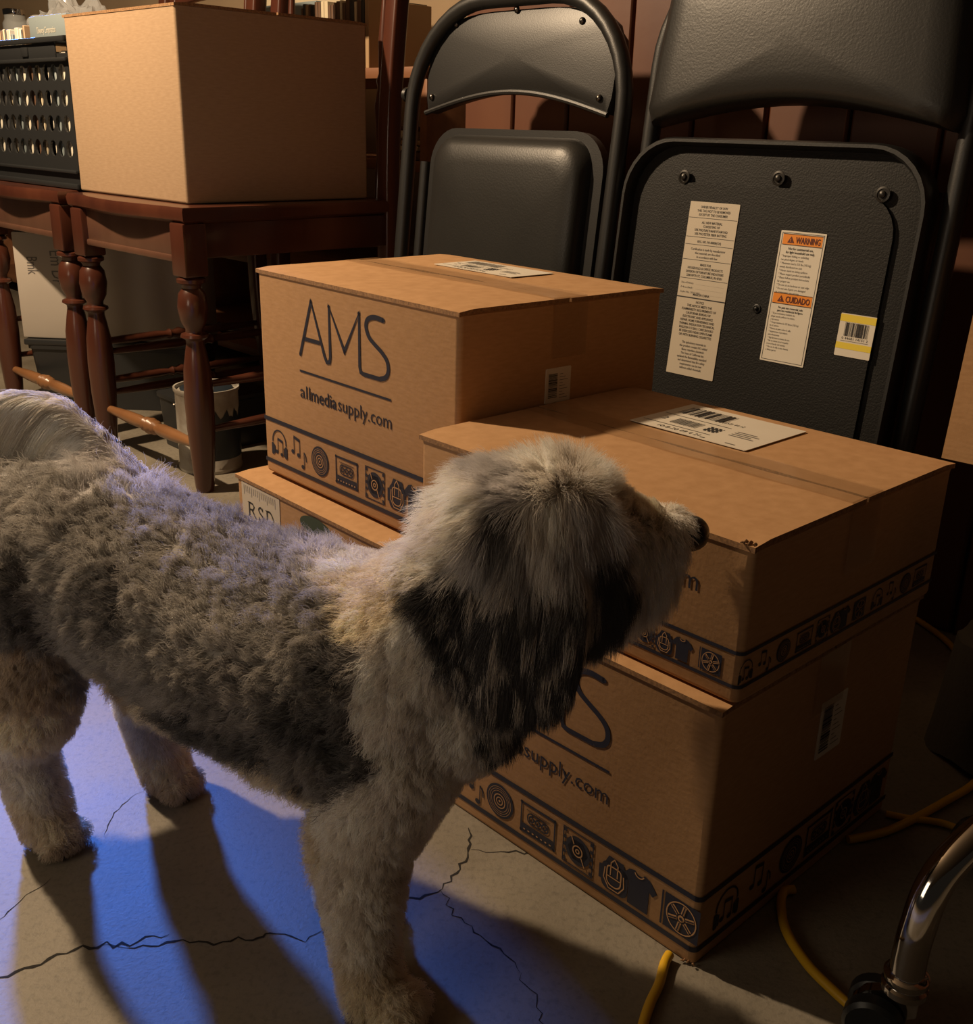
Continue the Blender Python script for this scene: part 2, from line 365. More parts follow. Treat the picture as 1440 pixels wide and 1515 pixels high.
def carton(name, N, yaw, wl, wr, h, label, group, z0=0, band=None, logo=True, textpos=None, iconsR=None, tape=True, seam=True, rc=.006):
    t = empty(name, (N[0], N[1], z0), yaw, label, 'box', group)
    bm = bmesh.new(); T = .0045
    rs = []
    for z, ins in ((0, .0025), (.0015, .0006), (.004, 0), (h-.010, 0), (h-.006, -.0006), (h-T, .0004)):
        rs.append([(x, y, z) for x, y in rrect(ins, ins, wr-ins, wl-ins, rc, 5)])
    # slightly bowed side walls between the corners
    loft(bm, rs)
    build('body', bm, CARD, t)
    g = .0018
    for lo, hi in ((-.0015, wr/2-g), (wr/2+g, wr+.0015)):
        bm = bmesh.new(); n = 24; top = []; bot = []; rr = random.Random(int(wl*1e4)+int(lo*1e4))
        ys = np.linspace(-.0012, wl+.0012, n+1); xs = np.linspace(lo, hi, 9)
        ph = rr.random()*6
        for x in xs:
            row = []; row2 = []
            for y in ys:
                inner = 1-abs((x-wr/2))/(wr/2)
                z = h + .0006*inner*math.sin(y*17+ph) + (.0003*math.sin(y*70+ph*2))*inner - .002*max(0, 1-min(abs(x-lo), abs(x-hi))/.01)*(1 if (abs(x+.0015) < .001 or abs(x-wr-.0015) < .001) else 0)
                row.append(bm.verts.new((x, y, z))); row2.append(bm.verts.new((x, y, z-T)))
            top.append(row); bot.append(row2)
        for i in range(len(xs)-1):
            for j in range(n):
                bm.faces.new((top[i][j], top[i+1][j], top[i+1][j+1], top[i][j+1])); bm.faces.new((bot[i][j], bot[i][j+1], bot[i+1][j+1], bot[i+1][j]))
        for i in range(len(xs)-1):
            bm.faces.new((top[i][0], bot[i][0], bot[i+1][0], top[i+1][0])).material_index = 1; bm.faces.new((top[i][n], top[i+1][n], bot[i+1][n], bot[i][n])).material_index = 1
        for j in range(n):
            bm.faces.new((top[0][j], top[0][j+1], bot[0][j+1], bot[0][j])).material_index = 1; bm.faces.new((top[-1][j], bot[-1][j], bot[-1][j+1], top[-1][j+1])).material_index = 1
        build('top_flap', bm, [CARD, CARD_RAW], t, ang=60)
    if tape:
        bm = bmesh.new(); w = .025; c = wr/2+.0015
        path = [(-.0022, h-.062), (-.0022, h-.004), (.0, h+.0014)] + [(y, h+.0016+.0003*math.sin(y*60)) for y in np.linspace(.01, wl-.01, 26)] + [(wl, h+.0014), (wl+.0022, h-.004), (wl+.0022, h-.06)]
        pr = None
        for y, z in path:
            cur = [bm.verts.new((c-w, y, z)), bm.verts.new((c+w, y, z))]
            if pr: bm.faces.new((pr[0], pr[1], cur[1], cur[0]))
            pr = cur
        tag(build('packing_tape', bm, TAPE, t, smooth=False), 'clear glossy packing tape')
    if band:
        b0, b1, sz, ul, ur = band
        th = .0052 if h > .2 else .0030
        for v in (b0, b1):
            bm = bmesh.new(); pr = None
            outl = [(-.0007, y) for y in np.linspace(wl-.002, rc, 8)] + [(rc-(rc+.0007)*math.cos(a), rc-(rc+.0007)*math.sin(a)) for a in np.linspace(.2, PI/2-.2, 5)] + [(x, -.0007) for x in np.linspace(rc, wr-.002, 8)]
            for x, y in outl:
                cur = [bm.verts.new((x, y, v-th/2)), bm.verts.new((x, y, v+th/2))]
                if pr: bm.faces.new((pr[0], cur[0], cur[1], pr[1]))
                pr = cur
            build('printed_line', bm, INK, t, smooth=False)
        fm = (b0+b1)/2 - .0015
        a = Art()
        for kk, u in zip(KINDS, ul): icon(a, kk, u, fm, sz)
        a.place('printed_icons', [INK, CARD_FLAT], t, (0, wl, 0), (0, -1, 0), (0, 0, 1))
        a = Art()
        for kk, u in zip(KINDS*2, ur): icon(a, kk, u, fm, sz)
        a.place('printed_icons', [INK, CARD_FLAT], t, (0, 0, 0), (1, 0, 0), (0, 0, 1))
    if logo:
        a = Art(); dv = -.008 if logo == 2 else 0
        pts = [(p[0], p[1]+dv) for p in LOGO]
        path = pts[:2]+pts[2:]
        sm = catmull(pts[12:], 5); a.stroke(pts[:13], .0048); a.stroke([p for p in sm], .0055)
        for p in (pts[0], pts[1], pts[6], pts[7], pts[8], pts[22]): a.disc(p, .0024, n=10)
        a.stroke([(.1000, .1854+dv), (.1338, .1856+dv)], .0048); a.rect(.0895, .1446+dv, .2694, .1472+dv)
        a.text('all', .0890, .1105, .1136+dv, .0165); a.text('media', .1125, .1655, .1136+dv, .0165, bold=.012); a.text('supply.com', .1685, .2700, .1136+dv, .0165)
        a.place('printed_logo', [INK, CARD_FLAT], t, (0, wl, 0), (0, -1, 0), (0, 0, 1))
    if textpos:
        a = Art(); a.text('allmediasupply.com', textpos[0], textpos[1], textpos[2], .017)
        a.place('printed_web_address', [INK], t, (0, wl, 0), (0, -1, 0), (0, 0, 1))
    return t
def barcode(a, x0, y0, x1, y1, seed, mi=0, vertical=False):
    r = random.Random(seed); x = x0 if not vertical else y0; end = x1 if not vertical else y1; unit = (end-x)/60
    while x < end:
        w = unit*r.choice((1, 1, 2, 3)); 
        if vertical: a.rect(x0, x, x1, min(x+w, end), mi, 1)
        else: a.rect(x, y0, min(x+w, end), y1, mi, 1)
        x += w+unit*r.choice((1, 1, 2))

uL = (.0356, .0813, .1275, .183, .2383, .2800, .3105, .3520)
uLD = (.043, .1000, .1392, .1901, .2403, .2836, .3101, .3547)
uR = (.0415, .0931, .142, .190, .236, .275, .303)
DY = .767
boxD = carton('shipping_box', (.182, .694), DY, .371, .330, .245, 'tall cardboard shipping box on the floor beneath the flatter one, corner toward viewer', 'printed shipping boxes', band=(.0160, .0670, .037, uLD, uR), logo=2)
boxC = carton('shipping_box', (.192, .697), .763, .371, .321, .1315, 'flat cardboard shipping box the dog noses, topmost of the right stack', 'printed shipping boxes', z0=.246, band=(.0150, .0430, .0195, (.047, .095, .13, .20, .2817, .3015, .3185, .3451), (.0075, .0335, .0594, .0899, .1181, .140, .152, .178, .210, .236, .262, .290)), logo=False, textpos=(.145, .327, .0800))
AN = (-.031, 1.012)
boxB = carton('shipping_box', (-.066, 1.005), .737, .384, .305, .226, 'cardboard shipping box on the floor with white RSD label, under the left logo box', 'printed shipping boxes', band=None, logo=False)
boxA = carton('shipping_box', AN, .737, .379, .303, .2565, 'tall cardboard shipping box with full dark logo, topmost of the left stack', 'printed shipping boxes', z0=.2300, band=(.0165, .0710, .037, uL, uR), logo=1)
boxW = carton('plain_cardboard_box', (-.534, 1.894), .799, .408, .402, .319, 'large plain unprinted cardboard box standing on the wooden chair seat', None, z0=.5145, tape=False, logo=False)
boxW.children[0].data.materials[0] = CARD_PALE
for c in boxW.children: c.data.materials[0] = CARD_PALE

# labels on the boxes (flat paper stuck to them)
def sticker(parent, O, U, V, w, h, draw, label, paper=PAPER, name='paper_label', r=.0015):
    bm = bmesh.new(); O, U, V = Vector(O), Vector(U).normalized(), Vector(V).normalized(); Nn = U.cross(V)
    out = rrect(0, 0, w, h, r, 3)
    loft(bm, [[O+U*x+V*y+Nn*z for x, y in out] for z in (.0001, .0007)])
    p = tag(build(name, bm, paper, parent, smooth=False), label)
    if draw:
        a = Art(); draw(a, w, h); a.place('label_print', [PRINT, GREYPRINT, ORANGE, YELLOW, DKRED, paper], p, O, U, V, eps=.0009)
    return p
def ship(a, w, h):
    barcode(a, .012, h*.60, .012+w*.40, h*.88, 3); a.rect(.004, h*.50, w*.62, h*.512); a.rect(.004, h*.16, w*.62, h*.172)
    a.text('2', .014, .020, h*.30, .010); barcode(a, w*.22, h*.24, w*.44, h*.42, 9)
    for k in range(10):
        for j in range(8):
            if (k*7+j*5+k*j) % 3: a.rect(w*.50+k*.0016, h*.25+j*.0022, w*.50+(k+1)*.0016, h*.25+(j+1)*.0022)
    for k in range(4): a.rect(w*.70, h*(.30+.05*k), w*(.90-.04*(k % 2)), h*(.318+.05*k), 1)
    a.text('10-8-20 09 4 21', w*.22, w*.58, h*.05, .007); a.text('56 (52) 44-12', w*.45, w*.66, h*.62, .006)
    a.rect(w*.8, .006, w*.88, .008, 1); a.rect(w*.60, .004, w*.64, .006)
sticker(boxC, (.192, .274, .1325), (0, -1, 0), (1, 0, 0), .137, .106, ship, 'white shipping label with barcodes')
sticker(boxA, (.200, .287, .2575), (0, -1, 0), (1, 0, 0), .145, .070, ship, 'white shipping label with barcodes')
def side(a, w, h):
    barcode(a, .004, .006, w*.45, h-.006, 5, vertical=True)
    for k in range(9): a.rect(w*.55, h*(.12+.085*k), w*(.88-.1*(k % 3)), h*(.135+.085*k), 1)
sticker(boxA, (.1205, 0, .1460), (1, 0, 0), (0, 0, 1), .038, .038, side, 'small white barcode label')
sticker(boxD, (.1590, 0, .1310), (1, 0, 0), (0, 0, 1), .044, .058, side, 'small white barcode label')
def rsd(a, w, h):
    for k in range(17): a.rect(.006+k*(w-.012)/17, h-.012-(.004 if k % 4 == 0 else 0), .0068+k*(w-.012)/17, h-.003, 1)
    y0, H = h*.36, .020
    def stem(x, w_): a.rect(x, y0, x+w_, y0+H); a.rect(x-.0018, y0, x+w_+.0018, y0+.0012); a.rect(x-.0018, y0+H-.0012, x+w_+.0018, y0+H)
    stem(.016, .0034); a.stroke([(.018, y0+H-.0008), (.026, y0+H-.001), (.030, y0+H*.78), (.027, y0+H*.55), (.019, y0+H*.50)], .0024); a.stroke([(.0245, y0+H*.5), (.0335, y0+.001)], .0030); a.rect(.031, y0, .036, y0+.0012)
    a.stroke(catmull([(.051, y0+H*.80), (.046, y0+H-.0008), (.041, y0+H*.80), (.044, y0+H*.58), (.050, y0+H*.42), (.053, y0+H*.2), (.047, y0+.0008), (.041, y0+H*.22)], 4), .0027); a.rect(.0505, y0+H*.72, .0515, y0+H); a.rect(.0405, y0, .0415, y0+H*.3)
    stem(.060, .0034); a.stroke(catmull([(.062, y0+H-.0008), (.070, y0+H-.001), (.0765, y0+H*.5), (.070, y0+.001), (.062, y0+.0008)], 4), .0026)
sticker(boxB, (0, .371, .150), (0, -1, 0), (0, 0, 1), .092, .068, rsd, 'white label lettered RSD', paper=PAPER2)
a = Art(); a.disc((.185, .205), .034, ry=.012); a.disc((.24, .19), .03, ry=.012)
a.place('printed_mark', [GREEN], boxB, (0, .384, 0), (0, -1, 0), (0, 0, 1))
# crushed fibres at the lower near corner and top near corner
for b_, z in ((boxD, .002), (boxC, .1305)):
    bm = bmesh.new(); r = random.Random(3)
    for k in range(6):
        p = Vector((r.uniform(-.001, .003), r.uniform(-.001, .010), z+r.uniform(-.0005, .001))); d = Vector((r.uniform(-.004, 0), r.uniform(-.003, .002), r.uniform(-.0005, .002)))
        tube(bm, [p, p+d*.5+Vector((0, 0, .0005)), p+d], [.0012, .001, .0003], 5)
    tag(build('torn_corner', bm, CARD_RAW, b_), 'torn cardboard fibres')

# ---------------------------------------------------------------- wooden chairs
def turned(bm, c, ztop, zbot, R=.024):
    k = [(1.0, .62), (.985, .95), (.97, .95), (.96, .66), (.945, .62), (.92, .90), (.86, 1.02), (.80, .88), (.765, .60), (.75, .60), (.742, .90), (.73, .95), (.715, .62), (.70, .60), (.66, .72), (.58, .92), (.45, 1.0), (.3, .95), (.12, .78), (.02, .66), (0, .6)]
    lathe(bm, [(R*r, zbot+(ztop-zbot)*t) for t, r in k][::-1], c, 20)
def make_wooden_chair(loc, yaw, label):
    t = empty('wooden_chair', loc, yaw, label, 'chair', 'dark wooden dining chairs'); w = .436; z = .513; D = .50
    bm = bmesh.new(); n = 30; rs = []
    outl = []
    for k in range(n+1):                    # scalloped front edge of the seat
        y = w*(1-k/n); s_ = math.cos((y/w-.5)*2*PI)
        outl.append((-.006-.010*s_ if 0 < k < n else 0.002, y))
    outl += [(D*.5, 0.004), (D, .012), (D, w-.012), (D*.5, w-.004)]
    c = Vector((w/2, w/2, 0))
    for zz, ins in ((z-.028, .02), (z-.022, .004), (z-.008, 0), (z-.001, .006), (z, .014)):
        rs.append([((x-c.x)*(1-ins*2.2)+c.x, (y-c.y)*(1-ins*2.2)+c.y, zz) for x, y in outl])
    loft(bm, rs); build('seat', bm, WOOD, t)
    bm = bmesh.new(); ins = .016
    rbox(bm, (ins, .04, z-.088), (ins+.018, w-.04, z-.028), .002); rbox(bm, (ins-.004, .04, z-.096), (ins+.02, w-.04, z-.084), .003)
    tag(build('front_apron', bm, WOODLT, t), 'greyish worn front rail')
    for lo, hi in (((.04, ins, z-.088), (D-.03, ins+.018, z-.028)), ((.04, w-ins-.018, z-.088), (D-.03, w-ins, z-.028)), ((D-.035, .04, z-.088), (D-.02, w-.04, z-.028))):
        bm = bmesh.new(); rbox(bm, lo, hi, .002); build('side_apron', bm, WOOD, t)
    for y in (.006, w-.052):                 # front legs: square block over a turned shaft
        bm = bmesh.new(); rbox(bm, (.004, y, z-.118), (.050, y+.046, z-.027), .004)
        turned(bm, (.027, y+.023), z-.116, 0, .0265); build('leg', bm, WOOD, t)
    for y in (.010, w-.046):                 # rear legs run up into the back posts
        bm = bmesh.new()
        pts = catmull([(D-.005+.015, y+.018, 0), (D-.02, y+.018, .25), (D-.022, y+.018, z-.05), (D-.015, y+.018, .7), (D+.02, y+.018, 1.02)], 6)
        rs = [[(p[0]+dx, p[1]+dy, p[2]) for dx, dy in rrect(-.018, -.017, .018, .017, .006, 3)] for p in pts]
        loft(bm, rs); build('back_post', bm, WOOD, t)
    for k in range(2):
        y = .065+(w-.13)*k; bm = bmesh.new(); prof = [(0, .5), (.04, .6), (.12, .62), (.2, .5), (.3, .8), (.42, 1.25), (.5, .8), (.53, 1.1), (.56, .7), (.7, 1.0), (.85, .7), (1, .5)]
        pr = []; 
        P0 = np.array((D-.02, y, z-.002)); P1 = np.array((D+.008, y, .93))
        tube(bm, [P0+(P1-P0)*t_ for t_, _ in prof], [.011*r for _, r in prof], 12); build('spindle', bm, WOOD, t)
    bm = bmesh.new(); pts = [(D+.012+.008*math.sin(PI*k/10), .02+(w-.04)*k/10, 0) for k in range(11)]
    loft(bm, [[(p[0]+a_, p[1], .90+b_+.018*math.sin(PI*i/10)) for a_, b_ in rrect(-.010, 0, .014, .10, .009, 3)] for i, p in enumerate(pts)]); build('top_rail', bm, WOOD, t)
    def rung(p, q, R=.013, m=WOODLT):
        bm = bmesh.new(); prof = [(0, .55), (.1, .7), (.25, .95), (.38, 1.0), (.43, .75), (.45, 1.15), (.47, .8), (.5, 1.3), (.53, .8), (.55, 1.15), (.57, .75), (.62, 1.0), (.75, .95), (.9, .7), (1, .55)]
        p, q = np.array(p), np.array(q); tube(bm, [p+(q-p)*s_ for s_, _ in prof], [R*r for _, r in prof], 14); build('stretcher', bm, m, t)
    rung((.027, .035, .085), (.027, w-.035, .085), .013, RUNGW)
    for y in (.03, w-.03):
        rung((.03, y, .115), (D-.01, y, .115), .010, WOOD); rung((.03, y, .20), (D-.01, y, .20), .010, WOOD)
    rung((D-.01, .03, .16), (D-.01, w-.03, .16), .010, WOOD)
    return t
def copy_tree(o, parent=None):
    c = o.copy(); COL.objects.link(c)
    if parent: c.parent = parent
    for ch in list(o.children): copy_tree(ch, c)
    return c
ch1 = make_wooden_chair((-.526, 1.822, 0), .800, 'dark wooden chair holding the large plain cardboard box')
ch2 = copy_tree(ch1); ch2.location = (-.868, 2.160, 0); ch2['label'] = 'dark wooden chair at the left edge holding the black crate'

# ---------------------------------------------------------------- folding chairs
LEAN = .1
def fold_root(e, n, label): return empty('folding_chair', EN(e, n), A45-PI/2, label, 'chair', 'black folding chairs', rx=0)
def arch(w, zt, r, z0, n=10):
    pts = [(-w, z0), (-w, zt-r)]
    for k in range(1, n+1):
        a = PI-PI/2*k/n; pts.append((-w+r+r*math.cos(a), zt-r+r*math.sin(a)))
    for k in range(0, n+1):
        a = PI/2-PI/2*k/n; pts.append((w-r+r*math.cos(a), zt-r+r*math.sin(a)))
    pts.append((w, z0)); return pts
def lean_in(t):
    """tips every part back against the wall about the chair's floor line"""
    for c in t.children: c.rotation_euler = (-LEAN, 0, 0)
# local: x along the wall, y into the wall, z up
def cushion(bm, outline, y0, y1, puff=.012, rim=.008):
    """outline in (x,z); padded face toward y0 (smaller y)"""
    cx = sum(p[0] for p in outline)/len(outline); cz = sum(p[1] for p in outline)/len(outline); s = 1 if y1 > y0 else -1
    rs = []
    for k, y in ((0.02, y1), (0, y1-s*.004), (0, y0+s*(puff+.006)), (.012, y0+s*(puff)), (.04, y0+s*puff*.55), (.10, y0+s*puff*.25), (.22, y0+s*puff*.1), (.5, y0), (.9, y0-s*.001)):
        rs.append([((x-cx)*(1-k)+cx, y, (z-cz)*(1-k)+cz) for x, z in outline])
    loft(bm, rs)
def screw(bm, x, y, z, r=.005, s=-1):
    lathe(bm, [(r*1.9, 0), (r*1.9, .0012), (r*1.4, .0016), (r*1.3, .0006), (r*.9, .0006), (r*.85, .003), (r*.4, .0042), (0.0001, .0044)], (0, 0), 16, Matrix.Translation((x, y, z)) @ Matrix.Rotation(PI/2*(-s), 4, 'X') if s > 0 else Matrix.Translation((x, y, z)) @ Matrix.Rotation(PI/2, 4, 'X'))

# right chair, seen from the front: padded back, underside of the folded seat
fr = fold_root(-.754, 1.17, 'black folding chair facing forward with seat underside labels, right of the other')
bm = bmesh.new()
tube(bm, [(x, 0.0, z) for x, z in arch(.222, .89, .15, 0.01)], .0125, 14); build('frame_tube', bm, STEEL, fr)
bm = bmesh.new()                              # padded backrest with arched lower edge
out = []
for k in range(17): out.append((-.212+.424*k/16, .662+.030*math.sin(PI*k/16)))
for k in range(1, 9): out.append((.222-.002*k, .66+.02*k))
for k in range(1, 14):
    a = PI*k/14; out.append((.206*math.cos(a), .815+.085*math.sin(a)**.75))
for k in range(8, 0, -1): out.append((-.222+.002*k, .66+.02*k))
cushion(bm, out, -.040, .012, .024); tag(build('backrest', bm, VINYL, fr), 'padded black vinyl backrest')
bm = bmesh.new()                              # seat pan: rim and recessed underside
o1 = rrect(-.238, .215, .205, .648, [.075, .075, .05, .05], 8)
def scal(o, k, dx=0):
    cx, cz = -.0165, .4315
    return [((x-cx)*(1-k)+cx, (z-cz)*(1-k)+cz) for x, z in o]
rs = [[(x, y, z) for x, z in scal(o1, k)] for k, y in ((.03, .006), (.0, .0), (0, -.024), (.012, -.031), (.030, -.031), (.044, -.024), (.048, -.012))]
loft(bm, rs); st = build('seat', bm, STEEL, fr)
bm = bmesh.new(); rs = [[(x, y, z) for x, z in scal(o1, k)] for k, y in ((.045, -.013), (.13, -.0145))]
loft(bm, rs); build('underside_board', bm, PANEL, st)
bm = bmesh.new(); rs = [[(x, y, z) for x, z in rrect(-.172, .235, .166, .592, [.05, .05, .02, .02], 6)] for y in (-.012, -.0195)]
loft(bm, rs); build('raised_board', bm, PANEL, st)
bm = bmesh.new()
for x, z in ((.003, .603), (.144, .592), (-.141, .598)):
    bm = bmesh.new(); screw(bm, x, -.0200, z, .0048); build('screw', bm, RIVET2, st)
bm = bmesh.new(); screw(bm, .003, -.0197, .442, .003); build('screw', bm, STEEL, st)
bm = bmesh.new()                              # legs folded flat between the tubes
for x in (-.236, .205):
    bm = bmesh.new(); tube(bm, [(x*.92, .022, .02), (x*.92, .020, .60)], .0105, 12); build('rear_leg', bm, STEEL, fr)
bm = bmesh.new(); tube(bm, [(-.21, .02, .16), (.21, .02, .16)], .008, 10); build('crossbar', bm, STEEL, fr)
bm = bmesh.new()
for x in (-.222, .222):
    bm = bmesh.new(); lathe(bm, [(.0145, -.002), (.015, .02), (.0135, .035)], (x, 0), 14); build('foot_cap', bm, DARKP, fr)
X0, Yf = -.0, -.0197
def law(a, w, h):
    L = ['UNDER PENALTY OF LAW', 'THIS TAG NOT TO BE REMOVED', 'EXCEPT BY THE CONSUMER', '-', 'ALL NEW MATERIAL', 'CONSISTING OF', '50% POLYURETHANE FOAM PAD', '50% POLYESTER FIBER BATTING', '-', 'REG. NO. PA-00000(CN)', '-', 'Certification is made by manufacturer', 'that materials are described', 'in accordance with law', '-', 'MADE FOR', 'HOUSEHOLD & OFFICE PRODUCTS', 'DIVISION OF FURNITURE INDUSTRIES', '3200 FIFTH ST, COLUMBUS, IN 47201', '-', '', '', '', 'MADE IN CHINA', '=', 'NOTICE', 'THIS ARTICLE MEETS THE', 'FLAMMABILITY REQUIREMENTS OF', 'CALIFORNIA BUREAU OF', 'ELECTRONIC AND APPLIANCE', 'REPAIR, HOME FURNISHINGS AND', 'THERMAL INSULATION TECHNICAL', 'BULLETIN 117-2013. CARE SHOULD', 'BE EXERCISED NEAR OPEN FLAME', 'OR WITH BURNING CIGARETTES', '', 'The upholstery materials in', 'this product contain NO added', 'flame retardant chemicals', 'The State of California has', 'updated the flammability standard', 'and determined that fire safety', 'requirements can be met', 'without added chemicals']
    y = h-.008; st_ = (h-.012)/len(L)
    for s_ in L:
        if s_ == '-': a.rect(.001, y+st_*.4, w-.001, y+st_*.52); 
        elif s_ == '=': a.rect(.0, y+st_*.2, w, y+st_*.5)
        elif s_: a.text(s_, w*.09, w*.91, y, st_*.66, mi=(0 if s_.isupper() else 1), align='c', bold=.01)
        y -= st_
    for k in range(3): a.text(('Date of Delivery:', 'Model:', 'Style No. 2017 001')[k], .004, .024 + .012*(k == 2), h*.535-k*st_*1.25, st_*.5, mi=1); a.rect(.028, h*.535-k*st_*1.25, w-.005, h*.5354-k*st_*1.25, 1)
def warn(a, w, h):
    i = .0022
    for q in ((i, i, w-i, i+.0006), (i, h-i-.0006, w-i, h-i), (i, i, i+.0006, h-i), (w-i-.0006, i, w-i, h-i)): a.rect(*q)
    for top_, word, ls in ((h-.0035, 'WARNING', ['Not for commercial use,', 'for light household use only.', '* Improper folding or unfolding', '   can pinch fingers or hands', '* Maximum load is 225 lbs (102 kg)', '   evenly distributed on seat', '* Never stand on sitting surfaces', '* Please inspect product periodically', '* Please follow product instructions', '   for proper use', '* Do not sit on backrest or seat edge', '* Do not use if parts are damaged', '   or components are missing']), (h*.535, 'CUIDADO', ['No para uso comercial, solo', 'para uso residencial de ligero.', '* El procedimiento indebido de', '   plegar puede pellizcar los dedos', '   y las manos', '* Carga maxima de 225 libras (102 kg)', '   en el asiento', '* Nunca se pare sobre la silla', '* Inspeccione el producto', '   periodicamente', '* Siga las instrucciones de uso', '* No se siente en el respaldo', '   ni en el borde del asiento', '* No use la silla si esta danada', '   o faltan partes'])):
        bh = .0135; a.rect(.004, top_-bh, w-.004, top_, 2, 0)
        for q in ((.004, top_-bh, w-.004, top_-bh+.0006), (.004, top_-.0006, w-.004, top_)): a.rect(*q, 0, 1)
        a.poly([(.011, top_-bh*.80), (.0205, top_-bh*.80), (.01575, top_-bh*.22)], 4, 1); a.text('!', .0151, .0164, top_-bh*.72, .0036, mi=2, lift=2)
        a.text(word, .0225, w-.0065, top_-bh*.80, bh*.58, mi=4, lift=1, bold=.02)
        y = top_-bh-.0058; n = len(ls); st_ = (h*.5-.0235)/n
        for k, s_ in enumerate(ls): a.text(s_, .006, w-.006, y, st_*(.62 if k > 1 else .72), mi=(0 if k < 2 else 1), align='c' if k < 2 else 'l', bold=.015 if k < 2 else 0); y -= st_
def upc(a, w, h):
    a.rect(0, h-.0095, w, h-.001, 3); a.rect(0, .009, w, .0165, 3)
    barcode(a, .008, h*.48, w-.008, h*.80, 21); a.text('0 44681 14151 2', .006, w-.006, h*.40, .0030); a.rect(.005, h*.36, w-.005, h*.37, 1)
TX = lambda u: u-.73+.770
sx = .0
for O, w, h, dr, lab, pap in (((-.164+.040, Yf, .338), .078, .230, law, 'tall cream law label of small print', PAPER2), ((-.020+.040, Yf, .379), .063, .163, warn, 'white warning label with two orange headings', PAPER), ((.081+.040, Yf, .402), .046, .051, upc, 'small white and yellow barcode sticker', PAPER)):
    sticker(st, O, (1, 0, 0), (0, 0, 1), w, h, dr, lab, paper=pap, name='label_sticker', r=.001)
lean_in(fr)

# left chair, seen from behind: riveted steel back, seat cushion folded up
fk = fold_root(-1.247, 1.15, 'black folding chair turned away showing riveted back, nearer the wooden chairs')
bm = bmesh.new()
tube(bm, [(x, 0.0, z) for x, z in arch(.232, .842, .16, 0.01)], .0125, 14); build('frame_tube', bm, STEEL, fk)
bm = bmesh.new(); out = []                    # steel back panel with rolled lower lip
nn = 20
outer = [(-.200+.4*k/nn, .678+.032*math.sin(PI*k/nn)) for k in range(nn+1)]
upper = [(.206, .70), (.208, .74), (.200, .78)] + [(.055+.135*math.cos(PI/2*k/6), .79+.038*math.sin(PI/2*k/6)) for k in range(7)] + [(-.055-.135*math.sin(PI/2*k/6), .79+.038*math.cos(PI/2*k/6)) for k in range(7)] + [(-.200, .78), (-.208, .74), (-.206, .70)]
out = outer+upper
cx, cz = 0, .76
rs = []
for k, y in ((0, .030), (0, .012), (.02, .006), (.06, .005), (.5, .0), (.9, -.001)): rs.append([((x-cx)*(1-k)+cx, y, (z-cz)*(1-k)+cz) for x, z in out])
loft(bm, rs); bp = build('back_panel', bm, STEEL, fk)
bm = bmesh.new(); tube(bm, [(x, .004, z-.001) for x, z in outer], .0042, 8); build('rolled_lip', bm, STEEL, bp)
for x, z in ((-.140, .812), (.132, .804), (.181, .700), (-.187, .702), (-.004, .826)):
    bm = bmesh.new(); lathe(bm, [(.0052, 0), (.0052, .0015), (.0035, .0035), (.0001, .0042)], (0, 0), 12, Matrix.Translation((x, .0035, z)) @ Matrix.Rotation(PI/2, 4, 'X')); build('rivet', bm, RIVET, bp)
bm = bmesh.new(); cushion(bm, [(x, z) for x, z in rrect(-.163, .25, .178, .645, [.045, .045, .03, .03], 8)], -.020, .014, .024); seatk = tag(build('seat', bm, VINYL, fk), 'padded black vinyl seat')
bm = bmesh.new(); loft(bm, [[(x, y, z) for x, z in rrect(-.185, .235, .200, .655, [.06, .06, .03, .03], 8)] for y in (.010, .026)]); build('seat_rim', bm, STEEL, seatk)
bm = bmesh.new()
tube(bm, [(x, .018, z) for x, z in ((-.205, .02), (-.205, .60))], .010, 12); build('rear_leg', bm, STEEL, fk)
bm = bmesh.new(); tube(bm, [(x, .018, z) for x, z in ((.214, .02), (.214, .60))], .010, 12); build('rear_leg', bm, STEEL, fk)
bm = bmesh.new(); lathe(bm, [(.011, 0), (.012, .006), (.008, .012), (.0001, .013)], (0, 0), 14, Matrix.Translation((-.243, 0, .705)) @ Matrix.Rotation(-PI/2, 4, 'Y')); build('hinge_bolt', bm, STEEL, fk)
lean_in(fk)

